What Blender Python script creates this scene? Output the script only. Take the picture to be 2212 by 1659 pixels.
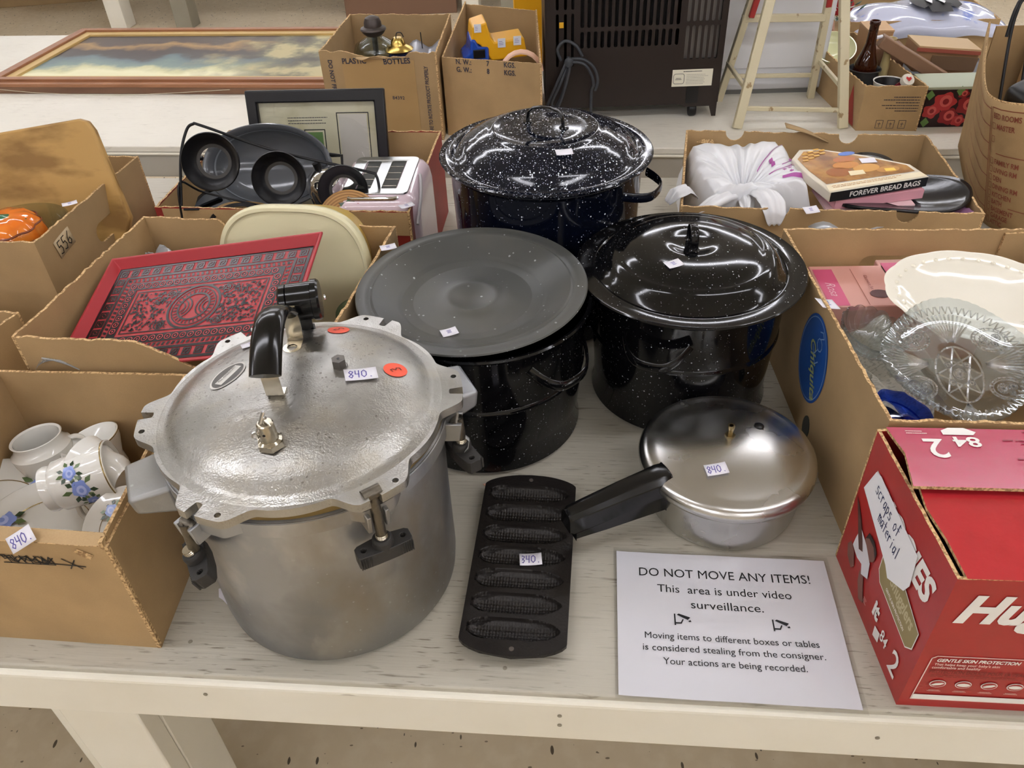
import bpy, math, random
from math import sin, cos, pi, radians, sqrt, atan2, hypot
from mathutils import Vector, Matrix, noise
from mathutils.geometry import tessellate_polygon
random.seed(7)
for o in list(bpy.data.objects): bpy.data.objects.remove(o)
S = bpy.context.scene
COL = S.collection
# ---------------------------------------------------------------- camera
cd = bpy.data.cameras.new('camera'); cam = bpy.data.objects.new('camera', cd); COL.objects.link(cam)
cd.sensor_width = 36; cd.lens = 28.3406; cd.clip_start = .02; cd.clip_end = 60
_r = Vector((.998892865, -.029405706, -.036719864)); _u = Vector((.047043, .62438937, .77969537)); _b = Vector((0, -.780559554, .62508142))
cam.matrix_world = Matrix(((_r.x, _u.x, _b.x, 0), (_r.y, _u.y, _b.y, 0), (_r.z, _u.z, _b.z, .8896), (0, 0, 0, 1)))
S.camera = cam
# ---------------------------------------------------------------- world, exposure
W = bpy.data.worlds.new('world'); S.world = W; W.use_nodes = True
W.node_tree.nodes['Background'].inputs[0].default_value = (.9, .95, 1, 1)
W.node_tree.nodes['Background'].inputs[1].default_value = .25
S.cycles.transparent_max_bounces = 32
S.view_settings.view_transform = 'Standard'; S.view_settings.look = 'None'
S.view_settings.exposure = 0.0; S.view_settings.gamma = 1; S.view_settings.use_curve_mapping = False
LAMP = 22.5          # strength of the fluorescent diffusers
FZ = -.76            # floor height (table top is z = 0)
CZ = 2.05            # ceiling height

# ---------------------------------------------------------------- materials
def lin(c):
    if isinstance(c, str): c = tuple(int(c[i:i+2], 16) for i in (0, 2, 4))
    return tuple(((v/255)/12.92 if v/255 <= .04045 else ((v/255+.055)/1.055)**2.4) for v in c) + (1,)
MATS = {}
def mat(name, col, rough=.5, metal=0, layers=(), bump=None, trans=0, ior=1.45, coat=0, emis=0, spec=.5, rl=None, coord='Object', bumps=(), aniso=0):
    if name in MATS: return MATS[name]
    m = bpy.data.materials.new(name); m.use_nodes = True; MATS[name] = m
    N = m.node_tree.nodes; L = m.node_tree.links; b = N['Principled BSDF']
    b.inputs['Roughness'].default_value = rough; b.inputs['Metallic'].default_value = metal
    b.inputs['IOR'].default_value = ior; b.inputs['Transmission Weight'].default_value = trans
    b.inputs['Coat Weight'].default_value = coat; b.inputs['Coat Roughness'].default_value = .05
    b.inputs['Specular IOR Level'].default_value = spec; b.inputs['Anisotropic'].default_value = aniso
    b.inputs['Base Color'].default_value = lin(col)
    if emis: b.inputs['Emission Color'].default_value = lin(col); b.inputs['Emission Strength'].default_value = emis
    tc = N.new('ShaderNodeTexCoord')
    def tex(k, s, st=(1, 1, 1)):
        mp = N.new('ShaderNodeMapping'); mp.inputs['Scale'].default_value = st; L.new(tc.outputs[coord], mp.inputs[0])
        if k == 'noise':
            t = N.new('ShaderNodeTexNoise'); t.inputs['Scale'].default_value = s; t.inputs['Detail'].default_value = 5; o = t.outputs[0]
        elif k == 'fine':
            t = N.new('ShaderNodeTexNoise'); t.inputs['Scale'].default_value = s; t.inputs['Detail'].default_value = 1; o = t.outputs[0]
        elif k == 'voro':
            t = N.new('ShaderNodeTexVoronoi'); t.inputs['Scale'].default_value = s; o = t.outputs['Distance']
        elif k == 'wave':
            t = N.new('ShaderNodeTexWave'); t.inputs['Scale'].default_value = s; t.inputs['Distortion'].default_value = 1.2; o = t.outputs['Fac']
        elif k == 'rings':
            t = N.new('ShaderNodeTexWave'); t.wave_type = 'RINGS'; t.rings_direction = 'Z'; t.inputs['Scale'].default_value = s; t.inputs['Distortion'].default_value = .6; o = t.outputs['Fac']
        elif k == 'speck':
            t = N.new('ShaderNodeTexVoronoi'); t.inputs['Scale'].default_value = s; L.new(mp.outputs[0], t.inputs['Vector'])
            q = N.new('ShaderNodeSeparateColor'); L.new(t.outputs['Color'], q.inputs[0])
            pw = N.new('ShaderNodeMath'); pw.operation = 'POWER'; L.new(q.outputs[0], pw.inputs[0]); pw.inputs[1].default_value = 2.2
            sb = N.new('ShaderNodeMath'); sb.operation = 'SUBTRACT'; L.new(pw.outputs[0], sb.inputs[0]); L.new(t.outputs['Distance'], sb.inputs[1])
            return sb.outputs[0]
        L.new(mp.outputs[0], t.inputs['Vector']); return o
    cur = None; rcur = None
    for ly in layers:
        o = tex(ly['t'], ly['s'], ly.get('st', (1, 1, 1)))
        mr = N.new('ShaderNodeMapRange'); mr.inputs[1].default_value = ly.get('lo', .4); mr.inputs[2].default_value = ly.get('hi', .6)
        mr.inputs[4].default_value = ly.get('f', 1); L.new(o, mr.inputs[0]); fac = mr.outputs[0]
        if 'm' in ly:      # modulate by a second large noise
            o2 = tex('noise', ly['m']); r2 = N.new('ShaderNodeMapRange'); r2.inputs[1].default_value = ly.get('mlo', .45); r2.inputs[2].default_value = ly.get('mhi', .6); L.new(o2, r2.inputs[0])
            mm = N.new('ShaderNodeMath'); mm.operation = 'MULTIPLY'; L.new(fac, mm.inputs[0]); L.new(r2.outputs[0], mm.inputs[1]); fac = mm.outputs[0]
        if 'c' in ly:
            mx = N.new('ShaderNodeMix'); mx.data_type = 'RGBA'; L.new(fac, mx.inputs[0])
            if cur: L.new(cur, mx.inputs[6])
            else: mx.inputs[6].default_value = lin(col)
            mx.inputs[7].default_value = lin(ly['c']); cur = mx.outputs[2]
        if 'r' in ly:
            mx = N.new('ShaderNodeMix'); L.new(fac, mx.inputs[0])
            if rcur: L.new(rcur, mx.inputs[2])
            else: mx.inputs[2].default_value = rough
            mx.inputs[3].default_value = ly['r']; rcur = mx.outputs[0]
    if cur: L.new(cur, b.inputs['Base Color'])
    if rcur: L.new(rcur, b.inputs['Roughness'])
    prev = None
    for bp in ([bump] if bump else []) + list(bumps):
        k, s, strength = bp[:3]; st = bp[3] if len(bp) > 3 else (1, 1, 1)
        bn = N.new('ShaderNodeBump'); bn.inputs['Strength'].default_value = strength; bn.inputs['Distance'].default_value = .002
        L.new(tex(k, s, st), bn.inputs['Height'])
        if prev: L.new(prev, bn.inputs['Normal'])
        prev = bn.outputs[0]
    if prev: L.new(prev, b.inputs['Normal'])
    return m

def cardm(name, col, dark=None, red=False):
    c = lin(col)
    return mat(name, col, .82, layers=[dict(t='noise', s=9, lo=.35, hi=.7, c=dark or tuple(int(v*.88) for v in (col if not isinstance(col, str) else [int(col[i:i+2], 16) for i in (0, 2, 4)])), f=.8),
        dict(t='fine', s=420, lo=.3, hi=.75, c=dark or 'a07f58', f=.18)], bump=('noise', 60, .12), spec=.3)
CARD = cardm('cardboard', 'b5976c'); CARD2 = cardm('cardboard_pale', 'c2a57c'); CARD3 = cardm('cardboard_grey', 'ab9069'); CARDIN = cardm('cardboard_inside', 'a0835c')
CEDGE = mat('cardboard_edge', 'd2b07f', .9, layers=[dict(t='fine', s=260, lo=.45, hi=.6, c='80603c', f=.8)], bump=('fine', 300, .6))
REDP = mat('red_printed_card', 'a42826', .32, layers=[dict(t='noise', s=14, lo=.45, hi=.8, c='8e2220', f=.6)], bump=('noise', 35, .12))
REDT = mat('red_taped_card', 'b42c32', .16, layers=[dict(t='noise', s=20, lo=.4, hi=.8, c='a02428', f=.5)], bump=('noise', 26, .55), coat=.6)
PINKT = mat('pink_taped_card', 'b02c50', .22, layers=[dict(t='noise', s=7, lo=.4, hi=.7, c='a82440', f=.7)], bump=('noise', 22, .3), coat=.4)
def paintm(name, c0, c1, c2, k=1):
    return mat(name, c0, .48, layers=[dict(t='noise', s=3, lo=.4, hi=.75, c=c1, f=.7),
    dict(t='noise', s=60, st=(.16, 2.4, 1), lo=.60, hi=.68, c=c2, f=.95*k, m=9, mlo=.38, mhi=.66), dict(t='noise', s=150, st=(.2, 1.8, 1), lo=.60, hi=.68, c=c2, f=.85*k, m=5, mlo=.4, mhi=.6), dict(t='speck', s=70, st=(.4, 1.5, 1), lo=.82, hi=.87, c='6a5f50', f=.6, m=5, mlo=.45, mhi=.55)],
    bump=('noise', 60, .4, (.12, 3, 1)), spec=.4)
PAINT = paintm('white_painted_plywood', 'bbb6a8', 'a9a393', '746b5c'); PAINTF = paintm('bright_white_plywood', 'e6e2d6', 'dcd6c8', 'a89f90', .5)
PAINT2 = mat('cream_painted_board', 'ece8da', .5, layers=[dict(t='noise', s=4, lo=.4, hi=.75, c='dfd8c4', f=.6), dict(t='speck', s=26, st=(.5, 1.3, 1.3), lo=.8, hi=.84, c='8a7c66', f=.6)], bump=('noise', 22, .3, (.2, 1.5, 1.5)))
PAINTG = mat('grey_painted_board', '96907f', .6, layers=[dict(t='noise', s=6, lo=.4, hi=.7, c='8a8474', f=.5)])
FLOOR = mat('speckled_vinyl_floor', 'd6c6aa', .45, layers=[dict(t='noise', s=1.2, lo=.4, hi=.7, c='c9b798', f=.8), dict(t='noise', s=26, lo=.45, hi=.7, c='e2d5bc', f=.5),
    dict(t='speck', s=44, st=(1.9, .7, 1), lo=.62, hi=.66, c='3a2f24', f=.9), dict(t='speck', s=70, st=(.8, 1.7, 1), lo=.70, hi=.74, c='5a4a38', f=.8)])
WALLM = mat('painted_wall', 'd8d4ca', .8); CEIL = mat('ceiling_tile', 'dedcd4', .9)
DIFF = mat('lamp_diffuser', 'f8f8ff', .5, emis=LAMP)
ENA = mat('black_speckled_enamel', '0a0a0c', .10, layers=[dict(t='speck', s=260, lo=.66, hi=.70, c='c8cdd2', m=9, mlo=.3, mhi=.7), dict(t='speck', s=480, lo=.66, hi=.72, c='8a8d92', f=.6)], bump=('fine', 25, .05))
ENAN = mat('navy_speckled_enamel', '070b18', .09, layers=[dict(t='speck', s=200, lo=.66, hi=.70, c='d8dde4', m=8, mlo=.2, mhi=.55), dict(t='speck', s=380, lo=.66, hi=.72, c='a8b0bc', f=.8)], bump=('fine', 25, .05))
ENANL = mat('navy_lid_enamel', '0a0e1c', .10, layers=[dict(t='speck', s=330, lo=.46, hi=.52, c='dfe4ec'), dict(t='speck', s=560, lo=.45, hi=.52, c='b8c0cc', f=.8)], bump=('fine', 30, .05))
ENAG = mat('worn_grey_enamel', '474846', .38, layers=[dict(t='noise', s=5, lo=.45, hi=.7, c='54524a', r=.46, f=.8), dict(t='speck', s=150, lo=.68, hi=.72, c='b8bbbd', m=9, mlo=.35, mhi=.7)], bump=('noise', 40, .08))
ALU = mat('cast_aluminium', 'b4b3af', .32, 1, layers=[dict(t='noise', s=9, lo=.4, hi=.62, c='8c8a84', r=.5, f=.85), dict(t='noise', s=22, lo=.5, hi=.65, c='a39e92', r=.42, f=.6), dict(t='speck', s=260, lo=.45, hi=.6, c='75736c', f=.7, m=10, mlo=.42, mhi=.58), dict(t='speck', s=34, lo=.86, hi=.9, c='68645c', f=.7)],
    bump=('noise', 90, .35), bumps=[('fine', 500, .2)])
ALUB = mat('aged_aluminium_body', 'a4a7ab', .42, .85, layers=[dict(t='noise', s=3.4, lo=.47, hi=.58, c='6d6f76', r=.34, f=.85), dict(t='noise', s=11, st=(1, 1, .6), lo=.54, hi=.62, c='c4c3bf', r=.5, f=.6), dict(t='noise', s=5, lo=.42, hi=.62, c='96948f', r=.52, f=.9), dict(t='noise', s=7, st=(1, 1, .5), lo=.52, hi=.66, c='8d8270', r=.6, f=.7), dict(t='speck', s=160, lo=.62, hi=.74, c='b8b8b6', f=.6, m=9, mlo=.5, mhi=.62)], bump=('noise', 60, .25))
STEEL = mat('polished_aluminium', 'c9c8c5', .24, 1, layers=[dict(t='noise', s=6, lo=.4, hi=.7, c='bab8b4', r=.33, f=.8)], bump=('fine', 900, .03), bumps=[('noise', 8, .04)])
CHROME = mat('chrome', 'd6d6d6', .08, 1); NICKEL = mat('nickel', 'b5ad9c', .2, 1); DNICK = mat('dark_bolt_metal', '6d675d', .4, 1, bump=('noise', 200, .5))
BAKE = mat('black_bakelite', '0c0c0d', .16, bump=('noise', 30, .05)); BAKEW = mat('worn_bakelite', '2c2a28', .55, bump=('noise', 120, .3))
IRON = mat('cast_iron', '231f1d', .36, .3, layers=[dict(t='noise', s=30, lo=.4, hi=.7, c='1c1817', f=.8, r=.35), dict(t='speck', s=300, lo=.9, hi=.93, c='a09890', f=.6)], bump=('noise', 260, .35))
PAPER = mat('white_paper', 'e9e9ec', .6); LAMI = None; INK = mat('black_ink', '15161a', .5); SIGNP = mat('laminated_paper', 'd6d6dc', .12, bump=('noise', 9, .12), coat=.4)
PENB = mat('violet_pen', '5a52a0', .6); PENK = mat('black_marker', '1c1a18', .6); PENN = mat('navy_marker', '1c2758', .6); TAG = mat('price_tag_paper', 'eceaf2', .55)
INKB = mat('printed_blue_black', '3b3a44', .7); INKR = mat('printed_brown_red', '8a4a36', .7)
WHITE = mat('white_print', 'ece9e4', .4); GOLD = mat('olive_print', '8f8050', .4)
CHINA = mat('white_china', 'e6e5df', .08, coat=.5, bump=('fine', 10, .03)); GILT = mat('gilt_line', 'a08a5a', .25, .7)
ROSE = mat('blue_rose_print', '8497d6', .2); ROSE2 = mat('pale_blue_rose_print', 'b4c0ec', .2); LEAF = mat('green_leaf_print', '5c7048', .25); LEAF2 = mat('dark_leaf_print', '33452f', .25)
BLK = mat('black_plastic', '101012', .35); BLKM = mat('matt_black_metal', '1d1d20', .42, .4); WIRE = mat('black_wire', '17171a', .4, .3)
def thin(name, col, k=.25, rough=.03, ior=1.45, metal_spec=False):
    m = bpy.data.materials.new(name); m.use_nodes = True; MATS[name] = m; N = m.node_tree.nodes; L = m.node_tree.links
    for n_ in list(N):
        if n_.type == 'BSDF_PRINCIPLED': N.remove(n_)
    out = [n_ for n_ in N if n_.type == 'OUTPUT_MATERIAL'][0]
    tr_ = N.new('ShaderNodeBsdfTransparent'); tr_.inputs[0].default_value = lin(col); g = N.new('ShaderNodeBsdfGlossy'); g.inputs['Roughness'].default_value = rough
    gl = N.new('ShaderNodeBsdfGlass'); gl.inputs['IOR'].default_value = ior; gl.inputs['Roughness'].default_value = rough; gl.inputs[0].default_value = lin(col)
    f = N.new('ShaderNodeLayerWeight'); f.inputs[0].default_value = .5; pw = N.new('ShaderNodeMath'); pw.operation = 'POWER'; L.new(f.outputs[1], pw.inputs[0]); pw.inputs[1].default_value = 4; ad = N.new('ShaderNodeMath'); ad.operation = 'MULTIPLY_ADD'; L.new(pw.outputs[0], ad.inputs[0]); ad.inputs[1].default_value = .85; ad.inputs[2].default_value = .05; a = N.new('ShaderNodeMixShader'); L.new(ad.outputs[0], a.inputs[0]); L.new(tr_.outputs[0], a.inputs[1]); L.new(g.outputs[0], a.inputs[2])
    b = N.new('ShaderNodeMixShader'); b.inputs[0].default_value = k; L.new(a.outputs[0], b.inputs[1]); L.new(gl.outputs[0], b.inputs[2]); L.new(b.outputs[0], out.inputs[0]); return m
GLASS0 = mat('clear_glass0', 'f6fafa', .015, trans=1, ior=1.48, bump=None); GLASS = thin('clear_glass', 'eef4f4', .12); CUT = thin('cut_glass', 'f0f4f6', .34, .02, 1.5)
BLUEG = thin('cobalt_glass', '7f9cf0', .2); BROWNG = mat('brown_glass', '4a1c08', .05, trans=.55, ior=1.5)
WOOD = mat('bamboo_board', 'b89255', .55, layers=[dict(t='noise', s=6, st=(.5, 1, 5), lo=.4, hi=.65, c='a27b40', f=.8), dict(t='noise', s=14, st=(.4, 1, 6), lo=.50, hi=.62, c='7c5a2c', f=.8)], bump=('noise', 30, .2, (.3, 1, 3)))
DWOOD = mat('brown_wood', '7d5d47', .6, layers=[dict(t='noise', s=12, st=(.4, 2, 2), lo=.4, hi=.65, c='6a4c39', f=.8)])
FRAMEW = mat('reddish_frame_wood', '9c6b4a', .4, layers=[dict(t='noise', s=20, st=(.3, 2, 1), lo=.4, hi=.7, c='875a3c', f=.6)]); FRAMEG = mat('gold_fillet', 'c3a468', .45)
RED = mat('red_lacquer', 'a83238', .35, bump=('noise', 20, .1)); PRN = mat('black_lacquer_print', '18161b', .24)
CREAM = mat('cream_plastic', 'ddd6b0', .35); YEL = mat('mustard_plastic', 'cfae55', .35); CLP = thin('frosted_plastic', 'd8ece6', .35, .2, 1.3); GREEN = mat('green_plastic', '1f9a46', .4)
PINK = mat('pale_pink_enamel', 'e0ccd6', .12, coat=.5); ORNG = mat('orange_glaze', 'e07320', .1, layers=[dict(t='noise', s=30, lo=.5, hi=.75, c='e8943c', f=.7)], coat=.5)
def setp(o, label=None, cat=None, group=None, kind=None):
    if label: o['label'] = label
    if cat: o['category'] = cat
    if group: o['group'] = group
    if kind: o['kind'] = kind
    return o

# ---------------------------------------------------------------- mesh builder
class M:
    def __init__(s): s.v = []; s.f = []; s.mi = []; s.cur = 0
    def add(s, vs, fs, X=None):
        b = len(s.v); s.v += [tuple(X @ Vector(v)) if X is not None else tuple(v) for v in vs]
        for f in fs: s.f.append(tuple(b+i for i in f)); s.mi.append(s.cur)
        return s
    def box(s, c, d, X=None):
        x, y, z = c; a, b, e = d[0]/2, d[1]/2, d[2]/2
        vs = [(x+i*a, y+j*b, z+k*e) for k in (-1, 1) for j in (-1, 1) for i in (-1, 1)]
        return s.add(vs, [(0, 2, 3, 1), (4, 5, 7, 6), (0, 1, 5, 4), (2, 6, 7, 3), (0, 4, 6, 2), (1, 3, 7, 5)], X)
    def hexa(s, q, z0, z1, X=None):      # quad (ccw xy) extruded
        vs = [(a, b, z0) for a, b in q] + [(a, b, z1) for a, b in q]; n = len(q)
        return s.add(vs, [tuple(range(n))[::-1], tuple(range(n, 2*n))] + [(i, (i+1) % n, n+(i+1) % n, n+i) for i in range(n)], X)
    def lathe(s, prof, n=64, c=(0, 0), X=None, sx=1, sy=1, mod=None):
        vs = []; rings = []
        for r, z in prof:
            if r < 1e-6: rings.append([len(vs)]); vs.append((c[0], c[1], z))
            else:
                rings.append(list(range(len(vs), len(vs)+n)))
                for i in range(n):
                    t = 2*pi*i/n; q = (mod(t, r, z) if mod else (r, z)); vs.append((c[0]+sx*q[0]*cos(t), c[1]+sy*q[0]*sin(t), q[1]))
        fs = []
        for a, b in zip(rings, rings[1:]):
            if len(a) == 1 and len(b) == 1: continue
            for i in range(n):
                j = (i+1) % n
                if len(a) == 1: fs.append((a[0], b[j], b[i]))
                elif len(b) == 1: fs.append((a[i], a[j], b[0]))
                else: fs.append((a[i], a[j], b[j], b[i]))
        return s.add(vs, fs, X)
    def sweep(s, pts, w, t=None, side=None, n=8, closed=False, cap=True, X=None, rect=False, taper=None):
        t = t or w; pts = [Vector(p) for p in pts]; N = len(pts); vs = []; up = Vector(side) if side else None; prev = None
        for i, p in enumerate(pts):
            d = ((pts[(i+1) % N] if closed or i < N-1 else p) - (pts[i-1] if closed or i > 0 else p)).normalized()
            if up is not None: a = (up - d*up.dot(d)).normalized()
            else:
                if prev is None: prev = d.orthogonal()
                a = (prev - d*prev.dot(d)).normalized(); prev = a
            b = d.cross(a); k = taper(i/(N-1)) if taper else 1
            for j in range(n):
                if rect:
                    q = [(1, 1), (-1, 1), (-1, -1), (1, -1)][j]; vs.append(p + a*q[0]*w*k + b*q[1]*t*k)
                else:
                    g = 2*pi*j/n; vs.append(p + a*cos(g)*w*k + b*sin(g)*t*k)
        fs = []
        for i in range(N if closed else N-1):
            for j in range(n):
                a0 = i*n+j; a1 = i*n+(j+1) % n; b0 = ((i+1) % N)*n+j; b1 = ((i+1) % N)*n+(j+1) % n; fs.append((a0, a1, b1, b0))
        if cap and not closed: fs.append(tuple(range(n))[::-1]); fs.append(tuple(range((N-1)*n, N*n)))
        return s.add(vs, fs, X)
    def rsweep(s, pts, w, t, side, **k): return s.sweep(pts, w, t, side, n=4, rect=True, **k)
    def plate(s, outer, z0, z1, holes=(), X=None, edge=None):
        polys = [list(outer)] + [list(h) for h in holes]; flat = [q for pl in polys for q in pl]
        tri = tessellate_polygon([[Vector((a, b, 0)) for a, b in pl] for pl in polys]); n = len(flat)
        vs = [(a, b, z1) for a, b in flat] + ([(a, b, z0) for a, b in flat] if z0 != z1 else [])
        def up(t):
            a, b, c = (flat[i] for i in t); return t if (b[0]-a[0])*(c[1]-a[1])-(b[1]-a[1])*(c[0]-a[0]) > 0 else t[::-1]
        tri = [up(tuple(t)) for t in tri]
        if z0 == z1: return s.add(vs, tri, X)
        fs = list(tri) + [tuple(n+i for i in t[::-1]) for t in tri]
        s.add(vs, fs, X); base = len(s.v)-len(vs); o = 0; c0 = s.cur
        if edge is not None: s.cur = edge
        for k, pl in enumerate(polys):
            m = len(pl); ar = sum(pl[i][0]*pl[(i+1) % m][1]-pl[(i+1) % m][0]*pl[i][1] for i in range(m)); fl = (ar > 0) == (k == 0)
            for i in range(m):
                a = base+o+i; b = base+o+(i+1) % m; q = (a, a+n, b+n, b); s.f.append(q if fl else q[::-1]); s.mi.append(s.cur)
            o += m
        s.cur = c0; return s
    def grid(s, nu, nv, fn, X=None, wrapu=False):
        vs = [fn(i/(nu if wrapu else nu-1), j/(nv-1)) for j in range(nv) for i in range(nu)]
        fs = [(j*nu+i, j*nu+(i+1) % nu, (j+1)*nu+(i+1) % nu, (j+1)*nu+i) for j in range(nv-1) for i in range(nu if wrapu else nu-1)]
        return s.add(vs, fs, X)
def ob(name, m, mats, parent=None, loc=(0, 0, 0), rot=None, smooth=35, bevel=0, X=None, solid=0, seg=2, sub=0):
    me = bpy.data.meshes.new(name); me.from_pydata([tuple(v) for v in m.v], [], m.f)
    mats = mats if isinstance(mats, (list, tuple)) else [mats]
    for q in mats: me.materials.append(q)
    if len(mats) > 1: me.polygons.foreach_set('material_index', m.mi)
    me.update()
    if smooth and len(me.polygons): me.shade_smooth(); me.set_sharp_from_angle(angle=radians(smooth))
    o = bpy.data.objects.new(name, me); COL.objects.link(o)
    if parent: o.parent = parent
    if X is not None: o.matrix_local = X
    else:
        o.location = loc
        if rot: o.rotation_euler = rot
    if solid: q = o.modifiers.new('s', 'SOLIDIFY'); q.thickness = solid; q.offset = 0
    if bevel: q = o.modifiers.new('b', 'BEVEL'); q.width = bevel; q.segments = seg; q.limit_method = 'ANGLE'
    if sub: q = o.modifiers.new('u', 'SUBSURF'); q.levels = sub; q.render_levels = sub
    return o
def thing(name, label, cat, loc=(0, 0, 0), rz=0, group=None, rot=None):
    o = bpy.data.objects.new(name, None); COL.objects.link(o); o.empty_display_size = .05
    o.location = loc; o.rotation_euler = rot or (0, 0, rz); return setp(o, label, cat, group)
def clone(root, loc, rz=None, label=None, rot=None, scale=None, mats=None):
    r = root.copy(); COL.objects.link(r); r.location = loc
    if rz is not None: r.rotation_euler = (0, 0, rz)
    if rot: r.rotation_euler = rot
    if scale: r.scale = (scale,)*3
    if label: r['label'] = label
    for ch in list(root.children):
        c = ch.copy(); COL.objects.link(c); c.parent = r
        for g in ch.children: d = g.copy(); COL.objects.link(d); d.parent = c
    return r
def fr(o, ux, uy, off=0):       # frame: x along ux, y along uy, z = normal
    ux = Vector(ux).normalized(); uy = Vector(uy); uz = ux.cross(uy).normalized(); uy = uz.cross(ux); o = Vector(o)+uz*off
    return Matrix(((ux.x, uy.x, uz.x, o.x), (ux.y, uy.y, uz.y, o.y), (ux.z, uy.z, uz.z, o.z), (0, 0, 0, 1)))
def text(s, size, mt, parent, X, align='CENTER', bold=0, shear=0, sp=1, name='lettering', sx=1, line=1.2):
    c = bpy.data.curves.new('t', 'FONT'); c.body = s; c.size = size; c.align_x = align; c.align_y = 'CENTER'; c.offset = bold*size; c.shear = shear; c.space_character = sp; c.resolution_u = 3; c.space_line = line
    t = bpy.data.objects.new('t', c); me = bpy.data.meshes.new_from_object(t); bpy.data.objects.remove(t); bpy.data.curves.remove(c)
    me.name = name; me.materials.clear(); me.materials.append(mt)
    for v in me.vertices: v.co.x *= sx
    o = bpy.data.objects.new(name, me); COL.objects.link(o); o.parent = parent; o.matrix_local = X; return o
GL = {'0': [[(.5, 1), (.15, .8), (.1, .3), (.4, 0), (.75, .25), (.8, .75), (.5, 1)]], '4': [[(.2, 1), (.15, .5), (.7, .5)], [(.7, 1), (.6, 0)]], '8': [[(.8, .85), (.45, 1), (.2, .78), (.75, .3), (.5, 0), (.15, .22), (.7, .7), (.8, .85)]],
      '3': [[(.15, .9), (.6, 1), (.7, .75), (.35, .52), (.75, .35), (.6, .05), (.1, .05)]], '5': [[(.8, 1), (.25, 1), (.2, .58), (.6, .6), (.75, .3), (.5, 0), (.1, .08)]], '6': [[(.7, 1), (.25, .6), (.15, .2), (.45, 0), (.75, .2), (.6, .48), (.2, .35)]],
      '.': [[(.4, .06), (.5, 0)]], '~': [[(.0, .8), (.9, .85)], [(.1, .55), (.85, .6)], [(.05, .3), (.9, .3)]]}
def pen(s, size, w, mt, parent, X, adv=.95, name='lettering'):
    m = M(); x = -len(s)*size*adv/2*.62
    for ch in s:
        for st in GL.get(ch, []):
            P = [Vector((x+a*size*.62, (b-.5)*size, 0)) for a, b in st]
            for p, q in zip(P, P[1:]):
                d = (q-p); d.normalize(); nn = Vector((-d.y, d.x, 0))*w/2; e = d*w/3
                m.add([p-nn-e, q-nn+e, q+nn+e, p+nn-e], [(0, 1, 2, 3)])
        x += size*adv*.62
    return ob(name, m, mt, parent, X=X, smooth=0)
def strokes(paths, w, mt, parent, X, name='lettering'):
    m = M()
    for st in paths:
        P = [Vector((a, b, 0)) for a, b in st]
        for p, q in zip(P, P[1:]):
            d = (q-p)
            if d.length < 1e-6: continue
            d.normalize(); nn = Vector((-d.y, d.x, 0))*w/2; e = d*w/3; m.add([p-nn-e, q-nn+e, q+nn+e, p+nn-e], [(0, 1, 2, 3)])
    return ob(name, m, mt, parent, X=X, smooth=0)
def finelines(parent, X, w, h, rows, mt, th=.3, al='L', name='small_print'):     # print too small to read: broken dashes
    m = M(); rr = random.Random(rows*7+int(w*1e4))
    for i in range(rows):
        y = h*(.5-(i+.5)/rows); L = w*rr.uniform(.6, 1); x = -w/2 if al == 'L' else (w/2-L if al == 'R' else -L/2); e = x+L; t = h/rows*th
        while x < e-.002:
            k = min(rr.uniform(.012, .05)*w*1.6, e-x); m.add([(x, y-t/2, 0), (x+k*.82, y-t/2, 0), (x+k*.82, y+t/2, 0), (x, y+t/2, 0)], [(0, 1, 2, 3)]); x += k
    return ob(name, m, mt, parent, X=X, smooth=0)
def sticker(parent, X, w=.03, h=.021, s='840.', mt=None, curl=.0008):
    m = M(); m.grid(7, 3, lambda u, v: ((u-.5)*w, (v-.5)*h, .0004+curl*4*(u-.5)**2))
    o = ob('price_sticker', m, mt or TAG, parent, X=X, solid=.00015)
    if s: pen(s, h*.6, h*.055, PENB, o, Matrix.Translation((0, 0, .0009+curl*.3)))
    return o
def circ(r, n=24, c=(0, 0), sx=1, sy=1, a0=0, a1=2*pi): return [(c[0]+sx*r*cos(a0+(a1-a0)*i/n), c[1]+sy*r*sin(a0+(a1-a0)*i/n)) for i in range(n)]
def rrect(w, h, r, n=5, c=(0, 0)):
    o = []
    for k, (sx, sy) in enumerate(((1, 1), (-1, 1), (-1, -1), (1, -1))):
        for i in range(n+1):
            t = pi/2*(k+i/n); o.append((c[0]+sx*(w/2-r)+r*cos(t), c[1]+sy*(h/2-r)+r*sin(t)))
    return o
def flat(poly, mt, parent, X, name='printed_shape', holes=()):
    m = M(); m.plate(poly, 0, 0, holes); return ob(name, m, mt, parent, X=X, smooth=0)
T4 = Matrix.Translation
def Rz(a): return Matrix.Rotation(a, 4, 'Z')
def Rx(a): return Matrix.Rotation(a, 4, 'X')
def Ry(a): return Matrix.Rotation(a, 4, 'Y')

# ---------------------------------------------------------------- cardboard boxes
def rim(L, h, jag=.0012, prof=None, seed=1, cuts=()):
    """outline (u,v) of a side panel: bottom, then a slightly torn top edge from right to left"""
    rr = random.Random(seed); pts = [(0, 0), (L, 0)]; n = max(4, int(L/.011))
    for i in range(n+1):
        u = L*(1-i/n); v = (prof(u/L) if prof else h) + (rr.uniform(-jag, jag) if 0 < i < n else 0)
        done = False
        for c, w, d in cuts:
            if abs(u-c) < w/2:
                done = True
        if not done: pts.append((u, v))
        for c, w, d in cuts:      # semicircular notch
            un = L*(1-(i+1)/n)
            if un < c+w/2 <= u or (i < n and un < c+w/2 < u): pts += [(c+w/2*cos(t*pi/10), v-d*sin(t*pi/10)) for t in range(11)]
    return pts
def oval(c, v, w, h, n=18): return [(c+x, v+y) for x, y in rrect(w, h, h/2*.98, 6)][::-1]
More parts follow.
